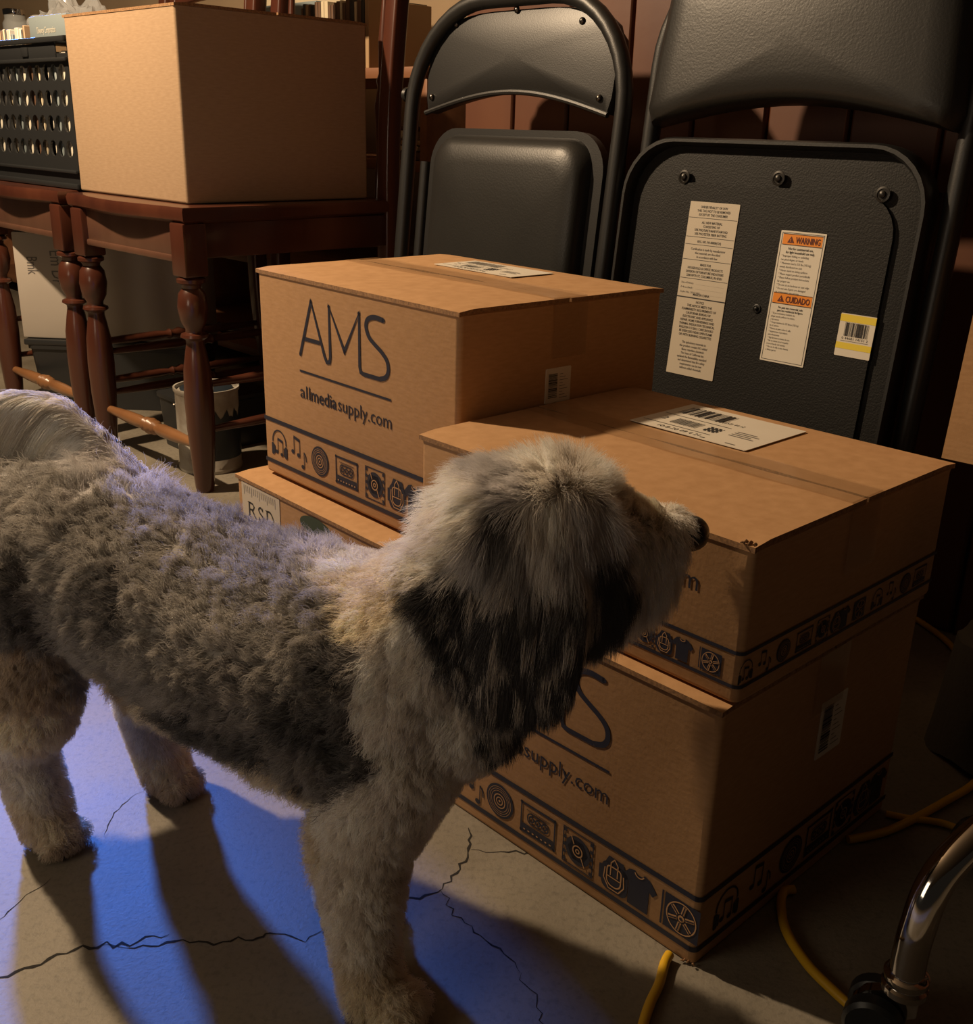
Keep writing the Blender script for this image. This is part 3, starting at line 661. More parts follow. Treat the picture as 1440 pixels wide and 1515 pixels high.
# ---------------------------------------------------------------- crate of records on the left chair
def prism_holes(bm, w, h, t, holes, y):
    pass
cr = empty('milk_crate', tuple(np.array((-.831, 2.197, .5145))), .799, 'black plastic crate with rows of round holes on the left wooden chair', 'crate')
CW, CH_, CD = .43, .283, .34
def holed_wall(bm, w, h, thick, rows, cols, mtx, x0=.020, pitch=.0365, z0=.052, pz=.0475, r=.0145):
    """a panel in the local xz plane pierced by round holes: each cell is a square with a circular opening"""
    n = 16
    def quad(a_, b_, c_, d_):
        pts = [(a_, c_), (b_, c_), (b_, d_), (a_, d_)]
        f0 = [bm.verts.new(mtx @ Vector((x, 0, z))) for x, z in pts]; f1 = [bm.verts.new(mtx @ Vector((x, thick, z))) for x, z in pts]
        bm.faces.new(f0[::-1]); bm.faces.new(f1)
        for i in range(4): bm.faces.new((f0[i], f0[(i+1) % 4], f1[(i+1) % 4], f1[i]))
    xe = x0+pitch*cols; ze = z0+pz*rows
    quad(0, x0, 0, h); quad(xe, w, 0, h); quad(x0, xe, 0, z0); quad(x0, xe, ze, h)
    for i in range(cols):
        for j in range(rows):
            cx = x0+pitch*(i+.5); cz = z0+pz*(j+.5)
            for y in (0, thick):
                sq = []; ci = []
                for k in range(n):
                    an = 2*PI*k/n+PI/4; c_, s_ = math.cos(an), math.sin(an); m_ = max(abs(c_), abs(s_))
                    sq.append(bm.verts.new(mtx @ Vector((cx+pitch/2*c_/m_, y, cz+pz/2*s_/m_)))); ci.append(bm.verts.new(mtx @ Vector((cx+r*c_, y, cz+r*1.1*s_))))
                for k in range(n): bm.faces.new((sq[k], sq[(k+1) % n], ci[(k+1) % n], ci[k]))
                if y == 0: c0 = ci
            for k in range(n): bm.faces.new((c0[k], c0[(k+1) % n], ci[(k+1) % n], ci[k]))
# local frame of the crate: x along r (depth), y along l (width)
for nm, mtx, w in (('front_wall', Matrix(((0, 1, 0, 0), (-1, 0, 0, CW), (0, 0, 1, 0), (0, 0, 0, 1))), CW), ('side_wall', Matrix.Identity(4), CD)):
    bm = bmesh.new(); holed_wall(bm, w, CH_-.03, .004, 4, 11 if w == CW else 8, mtx, x0=.012 if w == CW else .02); build(nm, bm, DARKP, cr, smooth=False)
bm = bmesh.new(); rbox(bm, (0, CW-.004, 0), (CD, CW, CH_-.03), .001); rbox(bm, (CD-.004, 0, 0), (CD, CW, CH_-.03), .001); rbox(bm, (0, 0, 0), (CD, CW, .004), .001); build('shell', bm, DARKP, cr)
for z0, z1, o_ in ((-.0, .010, .009), (.030, .036, .009), (CH_-.045, CH_-.038, .010), (CH_-.010, CH_, .010)):
    bm = bmesh.new(); rbox(bm, (-o_, -o_, z0), (0, CW+o_, z1), .002); rbox(bm, (-o_, -o_, z0), (CD, 0, z1), .002); build('rib', bm, DARKP, cr)
bm = bmesh.new(); rbox(bm, (-.003, .05, CH_-.040), (.001, CW-.02, CH_-.010), .002); rbox(bm, (0, 0, CH_-.03), (CD, .004, CH_), .0005); rbox(bm, (-.007, .17, CH_-.034), (-.002, .20, CH_-.016), .002); build('handle_panel', bm, DARKP, cr)
rec = None
k = 0; y = .030
rr = random.Random(8)
while y < CW-.02:
    th = rr.choice((.005, .007, .010, .016)) if k > 5 else .017; top_ = (.262 if y < .19 else .302)+rr.uniform(-.008, .010)
    m = SLEEVES[[4, 4, 1, 4, 5, 0, 3, 2, 5][k % 9]]
    bm = bmesh.new()
    rbox(bm, (.008, y, .006), (.318, y+th, top_), .0012, 1)
    o = build('record_sleeve', bm, m, None); o.location = cr.location; o.rotation_euler = cr.rotation_euler
    nm = {1: 'slate', 4: 'ivory', 3: 'brown', 0: 'cream', 5: 'charcoal', 2: 'tan'}[[4, 4, 1, 4, 5, 0, 3, 2, 5][k % 9]]
    ordn = ['nearest the plain box', 'second', 'third', 'fourth', 'fifth', 'sixth', 'seventh', 'eighth', 'ninth', 'tenth', 'eleventh', 'twelfth', 'thirteenth', 'fourteenth', 'fifteenth', 'sixteenth', 'seventeenth', 'eighteenth', 'nineteenth', 'twentieth'][min(k, 19)]
    tag(o, '%s record sleeve standing in the black crate, %s%s' % (nm, ordn, '' if k == 0 else ' from the plain box'), 'record', 'records standing in the black crate')
    y += th+rr.choice((.002, .004, .012)); k += 1
# grey box set lying across the crate
bs = empty('box_set', tuple(np.array((-.831, 2.197, .5145+.2735))), .799, 'slate grey box set with pale lettering on top of the black crate', 'box set')
bm = bmesh.new(); rbox(bm, (.006, .006, 0), (.30, .175, .050), .002); build('box_body', bm, SLEEVES[1], bs)
a = Art(); a.text('Thievery Corporation', .035, .120, .018, .012, mi=0); a.place('spine_lettering', [SLEEVES[4]], bs, (.006, .175, 0), (0, -1, 0), (0, 0, 1))


# ---------------------------------------------------------------- jar and plastic bag behind
j = empty('glass_jar', EN(-4.17, 1.60, .7695), 0, 'glass jar with tan contents at the top left corner', 'jar')
SH = .768
# ---------------------------------------------------------------- shelf along the left wall
sh = empty('wooden_shelf', EN(-4.60, 1.50, 0), A45-PI/2, 'dark wooden shelf unit behind the wooden chairs', 'shelf')
for z in (.05, .30, .56, SH-.022):
    bm = bmesh.new(); rbox(bm, (0, 0, z), (2.82, .42, z+.022), .002); build('shelf_board', bm, SHELFW, sh)
for x in (0, 1.4, 2.798):
    bm = bmesh.new(); rbox(bm, (x, .005, 0), (x+.022, .41, SH-.0225), .002); build('side_panel', bm, SHELFW, sh)
bm = bmesh.new(); lathe(bm, [(.040, 0), (.044, .006), (.044, .19), (.036, .205), (.036, .22), (.034, .22), (.034, .124), (.041, .10), (.041, .006)][:5], (0, 0), 24); build('glass', bm, GLASSM, j)
bm = bmesh.new(); lathe(bm, [(.038, .005), (.039, .02), (.039, .150), (.036, .156)], (0, 0), 20); build('contents', bm, JARFILL, j)
bm = bmesh.new(); lathe(bm, [(.038, .218), (.039, .222), (.039, .236), (.036, .238)], (0, 0), 24); build('lid', bm, CHROME, j)
bm = bmesh.new(); bmesh.ops.create_icosphere(bm, subdivisions=5, radius=1)
from mathutils import noise as mn
for v in bm.verts:
    d = mn.noise(v.co*2.2)*.35 + mn.noise(v.co*6)*.22 + abs(mn.noise(v.co*13))*.12
    v.co = Vector((v.co.x*.15*(1+d), v.co.y*.10*(1+d), max(0, .13+v.co.z*.13*(1+d))))
bag = build('plastic_bag', bm, BAGM, None, ang=15); bag.location = EN(-3.92, 1.70, SH+.001); tag(bag, 'crumpled clear plastic bag beside the jar, above the crate', 'bag')
# records along the top of the shelf
def rec_at(e, n, th, h, m, w=.31, name='record_sleeve', z=SH, tilt=0):
    bm = bmesh.new(); rbox(bm, (0, 0, 0), (th, w, h), .001, 1); o = build(name, bm, m); o.location = EN(e, n, z+.0015); o.rotation_euler = (0, tilt, A45-PI/2); return o
rr = random.Random(2); e = -2.265; k = 0
ORD = ['first', 'second', 'third', 'fourth', 'fifth', 'sixth', 'seventh', 'eighth', 'ninth', 'tenth', 'eleventh', 'twelfth', 'thirteenth', 'fourteenth', 'fifteenth', 'sixteenth', 'seventeenth', 'eighteenth', 'nineteenth', 'twentieth', 'rightmost']
while e < -2.01 and k < 21:
    th = rr.choice((.006, .008, .010, .013)); mi = rr.choice((3, 3, 2, 0, 3, 5)); o = rec_at(e, 1.53, th, .138+rr.uniform(-.006, .006), SLEEVES[mi], w=.18)
    tag(o, '%s thin sleeve in the row above the plain box, %s from the left' % (['cream', 'slate', 'tan', 'brown', 'ivory', 'charcoal'][mi], ORD[k]), 'record', 'thin sleeves standing above the plain box')
    e += th+.0025; k += 1
o = rec_at(-2.50, 1.58, .225, .155, SLEEVES[1], w=.03); tag(o, 'slate grey flat sleeve leaning behind the plain box, left of the thin sleeves', 'record', None)
o = rec_at(-2.85, 1.74, .62, .215, SLEEVES[0], w=.03); tag(o, 'wide cream sleeve standing behind the slate one on the shelf', 'record', None)
# small stacks of books glimpsed between the chairs
for k, (z, w, m) in enumerate(((0, .15, 3), (.018, .14, 0), (.030, .15, 2), (.044, .13, 4), (.058, .14, 3))):
    bm = bmesh.new(); rbox(bm, (0, 0, z), (w, .13, z+(.016 if k in (0, 3) else .010)), .0015); o = build('book', bm, SLEEVES[m]); o.location = EN(-1.98, 1.53, .5835); o.rotation_euler = (0, 0, A45-PI/2)
    tag(o, '%s book in the low stack beside the folding chair, %s from the bottom' % (['brown', 'cream', 'tan', 'ivory', 'dark brown'][k], ['first', 'second', 'third', 'fourth', 'fifth'][k]), 'book', 'books stacked between the chairs')

# ---------------------------------------------------------------- things under the wooden chairs
wbx = empty('white_storage_box', (-1.09, 2.43, .166), -.04, 'white storage box with handwritten marks behind the legs of the left wooden chair', 'box')
bm = bmesh.new(); rbox(bm, (0, 0, 0), (.43, .10, .24), .004); build('box_body', bm, BOARD, wbx)
a = Art()
for t_, x0, y0, s_ in (('Em Dr', .0, .0, .030), ('Bmk', .015, -.055, .026), ('Lpn', .01, .05, .022)):
    a.text(t_, x0, x0+len(t_)*s_*.5, y0, s_)
for v in a.bm.verts: v.co.x, v.co.y = .085+v.co.y, .20-v.co.x
a.place('handwriting', [GREYPRINT], wbx, (0, 0, 0), (1, 0, 0), (0, 0, 1))
bn = empty('storage_bin', (-1.08, 2.425, .001), -.04, 'low black plastic bin on the floor beneath the white storage box', 'bin')
bm = bmesh.new(); loft(bm, [[(x, y, z) for x, y in rrect(i, i, .41-i, .13-i, .02, 5)] for z, i in ((0, .012), (.14, 0), (.141, -.004), (.150, -.004))]); build('bin_body', bm, DARKP, bn)
bm = bmesh.new(); rbox(bm, (-.006, -.006, .150), (.416, .136, .1635), .003); build('lid', bm, DARKP, bn)
def paint_can(loc, label):
    t = empty('paint_can', loc, .4, label, 'paint can', 'old paint cans'); h, R = .165, .062
    bm = bmesh.new(); lathe(bm, [(R*.97, 0), (R, .004), (R, .008), (R*.975, .010), (R*.975, h-.010), (R*1.02, h-.006), (R*1.02, h), (R*.96, h), (R*.95, h-.007), (R*.2, h-.007)], (0, 0), 36); build('can_body', bm, CANW, t)
    bm = bmesh.new(); seg = 40; 
    ring = lambda z: [bm.verts.new((R*.985*math.cos(-2.35+3.2*k/seg), R*.985*math.sin(-2.35+3.2*k/seg), z)) for k in range(seg+1)]
    r_ = [ring(z) for z in (.028, .060, .100, .118)]
    for i_, v in enumerate(r_[3]): v.co.z += .008*math.sin(i_*1.3)+.004*math.sin(i_*2.9)
    for A_, B_ in zip(r_, r_[1:]):
        for k in range(seg): bm.faces.new((A_[k], A_[k+1], B_[k+1], B_[k]))
    tag(build('can_label', bm, CANB, t), 'dark paint-dripped label')
    bm = bmesh.new(); lathe(bm, [(R*.80, h-.006), (R*.82, h-.003), (R*.80, h-.002), (R*.3, h-.002)], (0, 0), 30); tag(build('lid', bm, CANB, t), 'dark stained lid')
    bm = bmesh.new(); tube(bm, [(R*1.03*math.cos(a_), R*1.03*math.sin(a_)*.9, h*.78-.05*math.sin((a_-.2)*PI/2.7)) for a_ in np.linspace(.2, 2.9, 16)], .0016, 6); build('wire_handle', bm, RIVET, t)
    return t
paint_can((-.555, 2.010, 0), 'white paint can with dark dripped label behind the near chair leg')
bm = bmesh.new(); loft(bm, [[(x, y, z) for x, y in rrect(-.10+i, -.07+i, .10-i, .07-i, .02, 4)] for z, i in ((0, .006), (.10, 0), (.104, -.004), (.112, -.004))])
o = build('black_tub', bm, DARKP); o.location = (-.585, 2.185, .001); o.rotation_euler = (0, 0, A45); tag(o, 'small black tub on the floor left of the paint can', 'tub')

# ---------------------------------------------------------------- yellow cord
zc = .0045
cp = [(.55, 1.50, zc), (.63, 1.33, zc), (.648, 1.20, zc), (.66, 1.08, zc), (.62, 1.00, zc), (.52, .948, zc), (.43, .895, zc), (.382, .868, zc), (.345, .862, zc)]
cp = [atz(1330, 905), atz(1367, 928), atz(1402, 955), atz(1430, 990), atz(1470, 1040), atz(1480, 1120), atz(1440, 1165), atz(1400, 1190), atz(1350, 1218), atz(1310, 1236), atz(1268, 1246), atz(1254, 1248)]
def cord(name, pts, label, r=.0042):
    bm = bmesh.new(); tube(bm, catmull([(p[0], p[1], r+.0006) for p in pts], 8), r, 12); return tag(build(name, bm, CORD), label, 'cord', 'yellow extension cords')
cord('extension_cord', cp, 'yellow cord on the floor behind the right box stack')
cord('extension_cord', [(.291, .788, 0), atz(1160, 1325), atz(1155, 1345), atz(1163, 1385), atz(1195, 1435), atz(1240, 1480), atz(1285, 1520), atz(1340, 1590)], 'yellow cord curving across the floor toward the caster')
cord('extension_cord', [atz(990, 1419), atz(983, 1432), atz(975, 1462), atz(962, 1490), atz(952, 1520), atz(940, 1570)], 'short yellow cord end by the near corner of the box stack')
cord('extension_cord', [atz(1310, 1209), atz(1345, 1216), atz(1390, 1222), atz(1420, 1232)], 'thin yellow cord crossing under the one at far right', .0035)

# ---------------------------------------------------------------- chrome stool with casters, mostly beyond the right edge
stl = empty('rolling_stool', (.62, .80, 0), 0, 'chrome tube base of a rolling seat at lower right', 'stool')
def loc(p): return tuple(np.array(p)-np.array((.62, .80, 0)))
g1 = atz(1335, 1500); G = np.array([.322, .640, 0])
bm = bmesh.new(); path = catmull([loc(p) for p in ((.3230, .622, .060), (.3225, .622, .085), (.3240, .622, .110), (.332, .628, .140), (.352, .640, .162), (.40, .668, .182), (.50, .73, .195), (.62, .80, .200))], 8)
tube(bm, path, .0128, 20); build('leg', bm, CHROME, stl)
bm = bmesh.new(); path = catmull([loc(p) for p in ((.62, .80, .200), (.55, .80, .19), (.515, .81, .155), (.495, .83, .115), (.490, .845, .075))], 8); tube(bm, path, .0120, 16); build('leg', bm, CHROME, stl)
for (x, y) in ((.84, .62), (.86, .95), (.72, 1.12)):
    bm = bmesh.new(); tube(bm, catmull([loc(p) for p in ((x, y, .060), (x, y, .12), ((x*.7+.62*.3), (y*.7+.8*.3), .180), (.62, .80, .200))], 8), .0125, 16); build('leg', bm, CHROME, stl)
bm = bmesh.new(); lathe(bm, [(.03, .17), (.034, .18), (.034, .22), (.022, .23), (.022, .34), (.03, .345), (.10, .350), (.10, .356)], (0, 0), 28); build('column', bm, CHROME, stl)
bm = bmesh.new(); lathe(bm, [(.155, .356), (.165, .362), (.165, .378), (.150, .386), (.001, .388)], (0, 0), 40); build('seat', bm, DARKP, stl)
def caster(x, y, rz):
    T_ = Matrix.Translation(loc((x, y, 0))) @ Matrix.Rotation(rz, 4, 'Z')
    bm = bmesh.new(); lathe(bm, [(.0135, .050), (.017, .053), (.017, .058), (.0150, .060), (.0165, .062), (.0165, .067), (.0135, .069)], (0, 0), 24, T_); tag(build('caster_collar', bm, CHROME, stl), 'chrome ring above the wheel')
    bm = bmesh.new()
    for s_ in (-1, 1):
        M_ = T_ @ Matrix.Translation((-.016, s_*.012, .022)) @ Matrix.Rotation(PI/2, 4, 'X')
        lathe(bm, [(.006, -.008), (.019, -.008), (.022, -.005), (.022, .005), (.019, .008), (.006, .008)], (0, 0), 24, M_)
    build('caster_wheel', bm, DARKP, stl)
    bm = bmesh.new(); tmp = bmesh.new(); loft(tmp, [[(x_, y_, z_) for x_, z_ in ((-.034, .030), (-.026, .042), (-.006, .052), (.012, .052), (.012, .034), (-.01, .018), (-.02, .015))] for y_ in (-.0045, .0045)]); merge(bm, tmp, T_)
    lathe(bm, [(.0035, -.022), (.0045, -.021), (.0045, .021), (.0035, .022)], (0, 0), 12, T_ @ Matrix.Translation((-.016, 0, .022)) @ Matrix.Rotation(PI/2, 4, 'X')); build('caster_bracket', bm, CHROME, stl)
caster(.323, .622, -.5); caster(.490, .845, .6); caster(.84, .62, 0); caster(.86, .95, .4); caster(.72, 1.12, 1.2)
# grey cloth hanging behind the stool
bm = bmesh.new(); rs = []
for i in range(9):
    z = .02+.135*i/8; rs.append([(.036*math.cos(a_)*(1-.05*i)*(1+.12*math.sin(3*a_+i*.5)), .055*math.sin(a_)*(1+.12*math.sin(5*a_+i*.3)), z+.008*math.sin(2*a_)) for a_ in np.linspace(0, 2*PI, 25)[:-1]])
loft(bm, rs)
o = build('cloth_bag', bm, GREYFAB); o.location = (.548, 1.03, -.018); tag(o, 'small grey cloth bag on the floor behind the chrome stool', 'bag')

# open cardboard box on the stool, its flap edge entering at the right
OB = np.array((.396, .880, .3925)); ob = empty('open_cardboard_box', tuple(OB), 0, 'open cardboard box cut off by the right edge', 'box')
def panel(name, quad, th, lab=None):
    q = [Vector(np.array(p, float)-OB) for p in quad]; nn = (q[1]-q[0]).cross(q[2]-q[0]).normalized()*th; bm = bmesh.new(); loft(bm, [q, [p+nn for p in q]]); return tag(build(name, bm, CARD, ob, smooth=False), lab)
panel('open_flap', [(.396, .880, .3925), (.53, .76, .3925), (.54, .765, .53), (.404, .886, .53)], .0045, 'loose flap of the open box')
panel('side_panel', [(.455, .895, .3925), (.455, .895, .60), (.68, .860, .60), (.68, .860, .3925)], .0045)
panel('side_panel', [(.455, .900, .3925), (.455, .900, .60), (.520, 1.06, .60), (.520, 1.06, .3925)], .0045)
panel('side_panel', [(.685, .863, .3925), (.685, .863, .60), (.740, 1.02, .60), (.740, 1.02, .3925)], .0045)
panel('side_panel', [(.522, 1.062, .3925), (.522, 1.062, .60), (.738, 1.026, .60), (.738, 1.026, .3925)], .0045)
panel('base_panel', [(.458, .900, .3925), (.68, .865, .3925), (.735, 1.02, .3925), (.524, 1.055, .3925)], .004)
#@@DOG@@
# ---------------------------------------------------------------- the dog
AX = np.array([.870, -.492, 0]); FR = np.array([.492, .870, 0]); UP = np.array([0, 0, 1.])
balls = []
def chain(pts, flat=None):
    """pts: (x, y, z, r) ; fills with overlapping balls"""
    for a, b in zip(pts, pts[1:]):
        a, b = np.array(a, float), np.array(b, float); n = max(2, int(np.linalg.norm(a[:3]-b[:3])/.007))
        for k in range(n+1): balls.append((a+(b-a)*k/n, flat))
# torso
chain([(-.420, .900, .285, .070), (-.355, .865, .288, .082), (-.270, .815, .270, .083), (-.190, .770, .256, .086), (-.110, .726, .258, .088), (-.060, .700, .268, .080)])
chain([(-.250, .800, .235, .070), (-.130, .735, .225, .075), (-.060, .700, .235, .072)])
chain([(-.060, .700, .275, .076), (-.030, .690, .310, .066), (.010, .690, .350, .058)])
chain([(-.060, .700, .240, .066), (-.020, .682, .255, .056), (.000, .68, .30, .048)])
# rump and thighs
for off, hx in ((-.048, 0), (.045, 1)):
    o = FR*off
    hip = np.array([-.375, .872, .270])+o
    paw = np.array([-.408, .832, .016]) if not hx else np.array([-.322, .922, .016])
    knee = hip + np.array([.000, -.012, -.115]) if not hx else hip + np.array([.055, -.022, -.115])
    hock = paw + np.array([-.022, .014, .085])
    chain([(*hip, .062), (*((hip+knee)/2), .050), (*knee, .038)]); chain([(*knee, .038), (*((knee+hock)/2), .033), (*hock, .029)]); chain([(*hock, .029), (*(paw+np.array([-.006, .004, .03])), .0265), (*(paw+np.array([0, 0, .006])), .024)])
    chain([(*(paw+np.array([-.004, .002, .002])), .020), (*(paw+AX*.018), .017)])
    for s_ in (-.0165, -.0055, .0055, .0165): balls.append((np.array([*(paw+AX*(.030-abs(s_)*.35)+FR*s_+np.array([0, 0, -.004])), .0095]), None))
# forelegs
for shd, elb, wr_, paw in (((-.062, .672, .215), (-.088, .672, .135), (-.086, .652, .060), (-.078, .640, .017)), ((-.050, .730, .215), (-.108, .765, .135), (-.118, .760, .060), (-.116, .752, .017))):
    chain([(*shd, .052), (*elb, .038), (*wr_, .026), (*paw, .024)]); paw = np.array(paw)
    chain([(*paw, .021), (*(paw+AX*.022), .019)])
    for s_ in (-.018, -.006, .006, .018): balls.append((np.array([*(paw+AX*(.036-abs(s_)*.35)+FR*s_+np.array([0, 0, -.005])), .0105]), None))
# head: skull, cheeks, muzzle, chin
HD = np.array([.985, .10, .05]); HD /= np.linalg.norm(HD); HS = np.cross(UP, HD); HS /= np.linalg.norm(HS)   # HS points to the far side
HC = np.array([.033, .697, .370])
HUP = np.cross(HS, HD)*-1; HUP = HUP if HUP[2] > 0 else -HUP
def H(a, s, z): return HC + HD*a + HS*s + HUP*z
chain([(*H(-.02, 0, 0), .058), (*H(.015, 0, .004), .056)]); chain([(*H(.0, -.018, -.010), .047), (*H(.030, -.014, -.014), .040)]); chain([(*H(.0, .018, -.010), .047), (*H(.030, .014, -.014), .040)])
chain([(*H(.045, 0, .004), .036), (*H(.075, 0, .002), .0265), (*H(.098, 0, .004), .0195)]); chain([(*H(.045, 0, -.018), .029), (*H(.088, 0, -.016), .017)])
for s_ in (-1, 1): chain([(*H(.042, s_*.020, .020), .018), (*H(.048, s_*.018, .018), .017)])
# ears: broad flaps that hang from the sides of the skull
for s_ in (-1, 1):
    for dx in np.linspace(-.030, .020, 9):
        chain([(*H(.000+dx*.6, s_*.046, .018), .010), (*H(-.002+dx, s_*.066, -.020), .0085), (*H(-.010+dx*.95, s_*.070, -.060), .0075), (*H(-.014+dx*.65, s_*.066, -.085), .006)])
# tail: up from the rump and curling over
chain([(-.325, .880, .330, .036), (-.350, .893, .372, .020), (-.385, .905, .404, .015), (-.430, .918, .405, .013), (-.470, .93, .385, .011), (-.490, .94, .345, .008)])

bm = bmesh.new()
ico = bmesh.new(); bmesh.ops.create_icosphere(ico, subdivisions=2, radius=1); iv = np.array([v.co[:] for v in ico.verts]); ifc = [[v.index for v in f.verts] for f in ico.faces]; ico.free()
V = []; Fc = []
for (b_, fl_) in balls:
    k = len(V)*len(iv); V.append(iv*b_[3]+b_[:3]); Fc += [[i+k for i in f] for f in ifc]
V = np.concatenate(V); V[:, 2] = np.maximum(V[:, 2], .0008)
me = bpy.data.meshes.new('dog_tmp'); me.from_pydata([tuple(v) for v in V], [], Fc); tmpo = bpy.data.objects.new('dog_tmp', me); COL.objects.link(tmpo)
md = tmpo.modifiers.new('r', 'REMESH'); md.mode = 'VOXEL'; md.voxel_size = .0042
md = tmpo.modifiers.new('s', 'SMOOTH'); md.factor = .5; md.iterations = 6
dgm = bpy.data.meshes.new_from_object(tmpo.evaluated_get(bpy.context.evaluated_depsgraph_get())); bpy.data.objects.remove(tmpo); bpy.data.meshes.remove(me)
bm = bmesh.new(); bm.from_mesh(dgm); bpy.data.meshes.remove(dgm)
DO = Vector((-.20, .78, 0)); bmesh.ops.translate(bm, vec=-DO, verts=bm.verts); bmesh.ops.triangulate(bm, faces=bm.faces)
dog = build('dog', bm, SKIN, None, ang=180, keep=True); dog.location = DO
tag(dog, 'fluffy grey, black and white dog standing with its nose raised to a cardboard box', 'dog')

# --- coat: every hair is grown from the body surface, combed and clumped, coloured by where it grows
dm = dog.data; nv = len(dm.vertices); co_ = np.empty(nv*3); dm.vertices.foreach_get('co', co_); co_ = co_.reshape(-1, 3)+np.array(DO)
nf = len(dm.polygons); tri = np.empty(nf*3, int); dm.polygons.foreach_get('vertices', tri); tri = tri.reshape(-1, 3)
A_, B_, C_ = co_[tri[:, 0]], co_[tri[:, 1]], co_[tri[:, 2]]; cr_ = np.cross(B_-A_, C_-A_); area = np.linalg.norm(cr_, axis=1)/2
vn = np.empty(nv*3); dm.vertices.foreach_get('normal', vn); vn = vn.reshape(-1, 3)
def vnoise(P, scale, seed):
    """smooth value noise in -1..1"""
    Q = P*scale; I = np.floor(Q).astype(np.int64); f = Q-I; f = f*f*(3-2*f); out = 0
    for dx in (0, 1):
        for dy in (0, 1):
            for dz in (0, 1):
                h = ((I[:, 0]+dx)*73856093) ^ ((I[:, 1]+dy)*19349663) ^ ((I[:, 2]+dz)*83492791) ^ (seed*2654435761)
                h = (h ^ (h >> 13))*1274126177 & 0x7fffffff; h = (h ^ (h >> 15)) & 0xffffff
                w = (f[:, 0] if dx else 1-f[:, 0])*(f[:, 1] if dy else 1-f[:, 1])*(f[:, 2] if dz else 1-f[:, 2])
                out = out + w*(h/0xffffff*2-1)
    return out
def norm(v): return v/(np.linalg.norm(v, axis=-1, keepdims=True)+1e-9)
# guide points: position, colour key, hair length, lie direction (world), wooliness
WHT, CRM, GRY, DGR, BLK, SIL, TAN = (.93, .87, .79), (.90, .80, .64), (.47, .44, .40), (.25, .23, .21), (.022, .019, .018), (.74, .71, .69), (.64, .53, .39)
G = []
def g(px, py, Y, col, ln, lie, wool=1.): G.append((at(px, py, Y) if py is not None else px, col, ln, lie, wool))
def gw(p, col, ln, lie, wool=1.): G.append((np.array(p, float), col, ln, lie, wool))
BK = -AX+UP*-.3      # hair lies backwards and down
DN = UP*-1.
for px, py, Y, c in ((180, 700, .85, SIL), (250, 760, .80, GRY), (330, 780, .78, GRY), (420, 800, .74, GRY), (440, 790, .74, SIL), (150, 800, .79, GRY), (250, 860, .76, GRY), (350, 880, .71, GRY), (420, 900, .67, GRY), (60, 760, .84, GRY), (30, 820, .83, GRY),
                     (150, 920, .78, GRY), (250, 980, .73, GRY), (350, 1000, .68, DGR), (430, 980, .65, GRY), (470, 1060, .63, DGR), (400, 1080, .65, DGR), (500, 1150, .62, DGR), (495, 1000, .64, DGR), (300, 1080, .72, DGR), (10, 930, .82, BLK), (30, 900, .82, DGR), (120, 980, .80, GRY), (460, 1170, .63, DGR), (100, 870, .81, GRY), (200, 880, .77, DGR), (330, 940, .70, GRY), (390, 760, .78, GRY), (455, 890, .67, GRY)):
    g(px, py, Y, c, .0145, BK)
for px, py, Y, c in ((250, 1110, .76, CRM), (350, 1160, .72, CRM), (430, 1215, .68, CRM), (150, 1020, .79, TAN)): g(px, py, Y, c, .016, DN+BK*.5)
for px, py, Y, c in ((540, 830, .68, CRM), (495, 795, .72, WHT), (505, 845, .68, CRM), (530, 900, .66, CRM), (555, 1010, .63, WHT), (565, 1080, .62, WHT), (560, 900, .65, CRM), (590, 960, .63, WHT), (580, 1050, .62, WHT), (600, 1140, .62, WHT), (650, 1050, .64, WHT), (660, 1150, .65, WHT), (550, 1200, .62, WHT), (560, 790, .74, WHT), (640, 740, .74, WHT), (620, 1000, .62, WHT)):
    g(px, py, Y, c, .0105, DN*.8+BK*.3, .32)
gw((.0, .76, .25), WHT, .011, DN, .3); gw((-.03, .76, .33), WHT, .012, BK, .3); gw((.03, .70, .27), WHT, .011, DN, .3)
# legs and paws
for (x, y) in ((-.082, .648), (-.118, .756), (-.410, .835), (-.324, .922)):
    for z, c, l in ((.16, WHT, .009), (.11, WHT, .0075), (.07, WHT, .007), (.035, CRM, .0075), (.008, TAN if y > .8 else CRM, .008)): gw((x, y, z), c, l, DN+AX*.1, .3)
gw((-.375, .80, .21), TAN, .011, DN, .6); gw((-.39, .82, .15), CRM, .009, DN, .6); gw((-.330, .90, .16), TAN, .013, DN, .6); gw((-.375, .80, .26), DGR, .018, BK, 1)
# tail plume
TL = -AX*.6+UP*-.25
for p, c in (((-.335, .885, .365), SIL), ((-.360, .895, .395), WHT), ((-.400, .905, .425), WHT), ((-.440, .915, .415), WHT), ((-.475, .925, .39), SIL), ((-.49, .93, .35), GRY)): gw(p, c, .075, TL+np.array([0, 0, -.35]), .12)
# far flank mirrors the near one
for (x, y, z, c) in ((-.05, .80, .28, GRY), (-.14, .86, .27, GRY), (-.22, .90, .26, DGR), (-.30, .95, .28, GRY), (-.40, .97, .28, GRY), (-.12, .84, .20, DGR), (-.24, .90, .20, GRY), (-.45, .92, .30, GRY), (-.48, .90, .25, DGR)): gw((x, y, z), c, .018, BK)
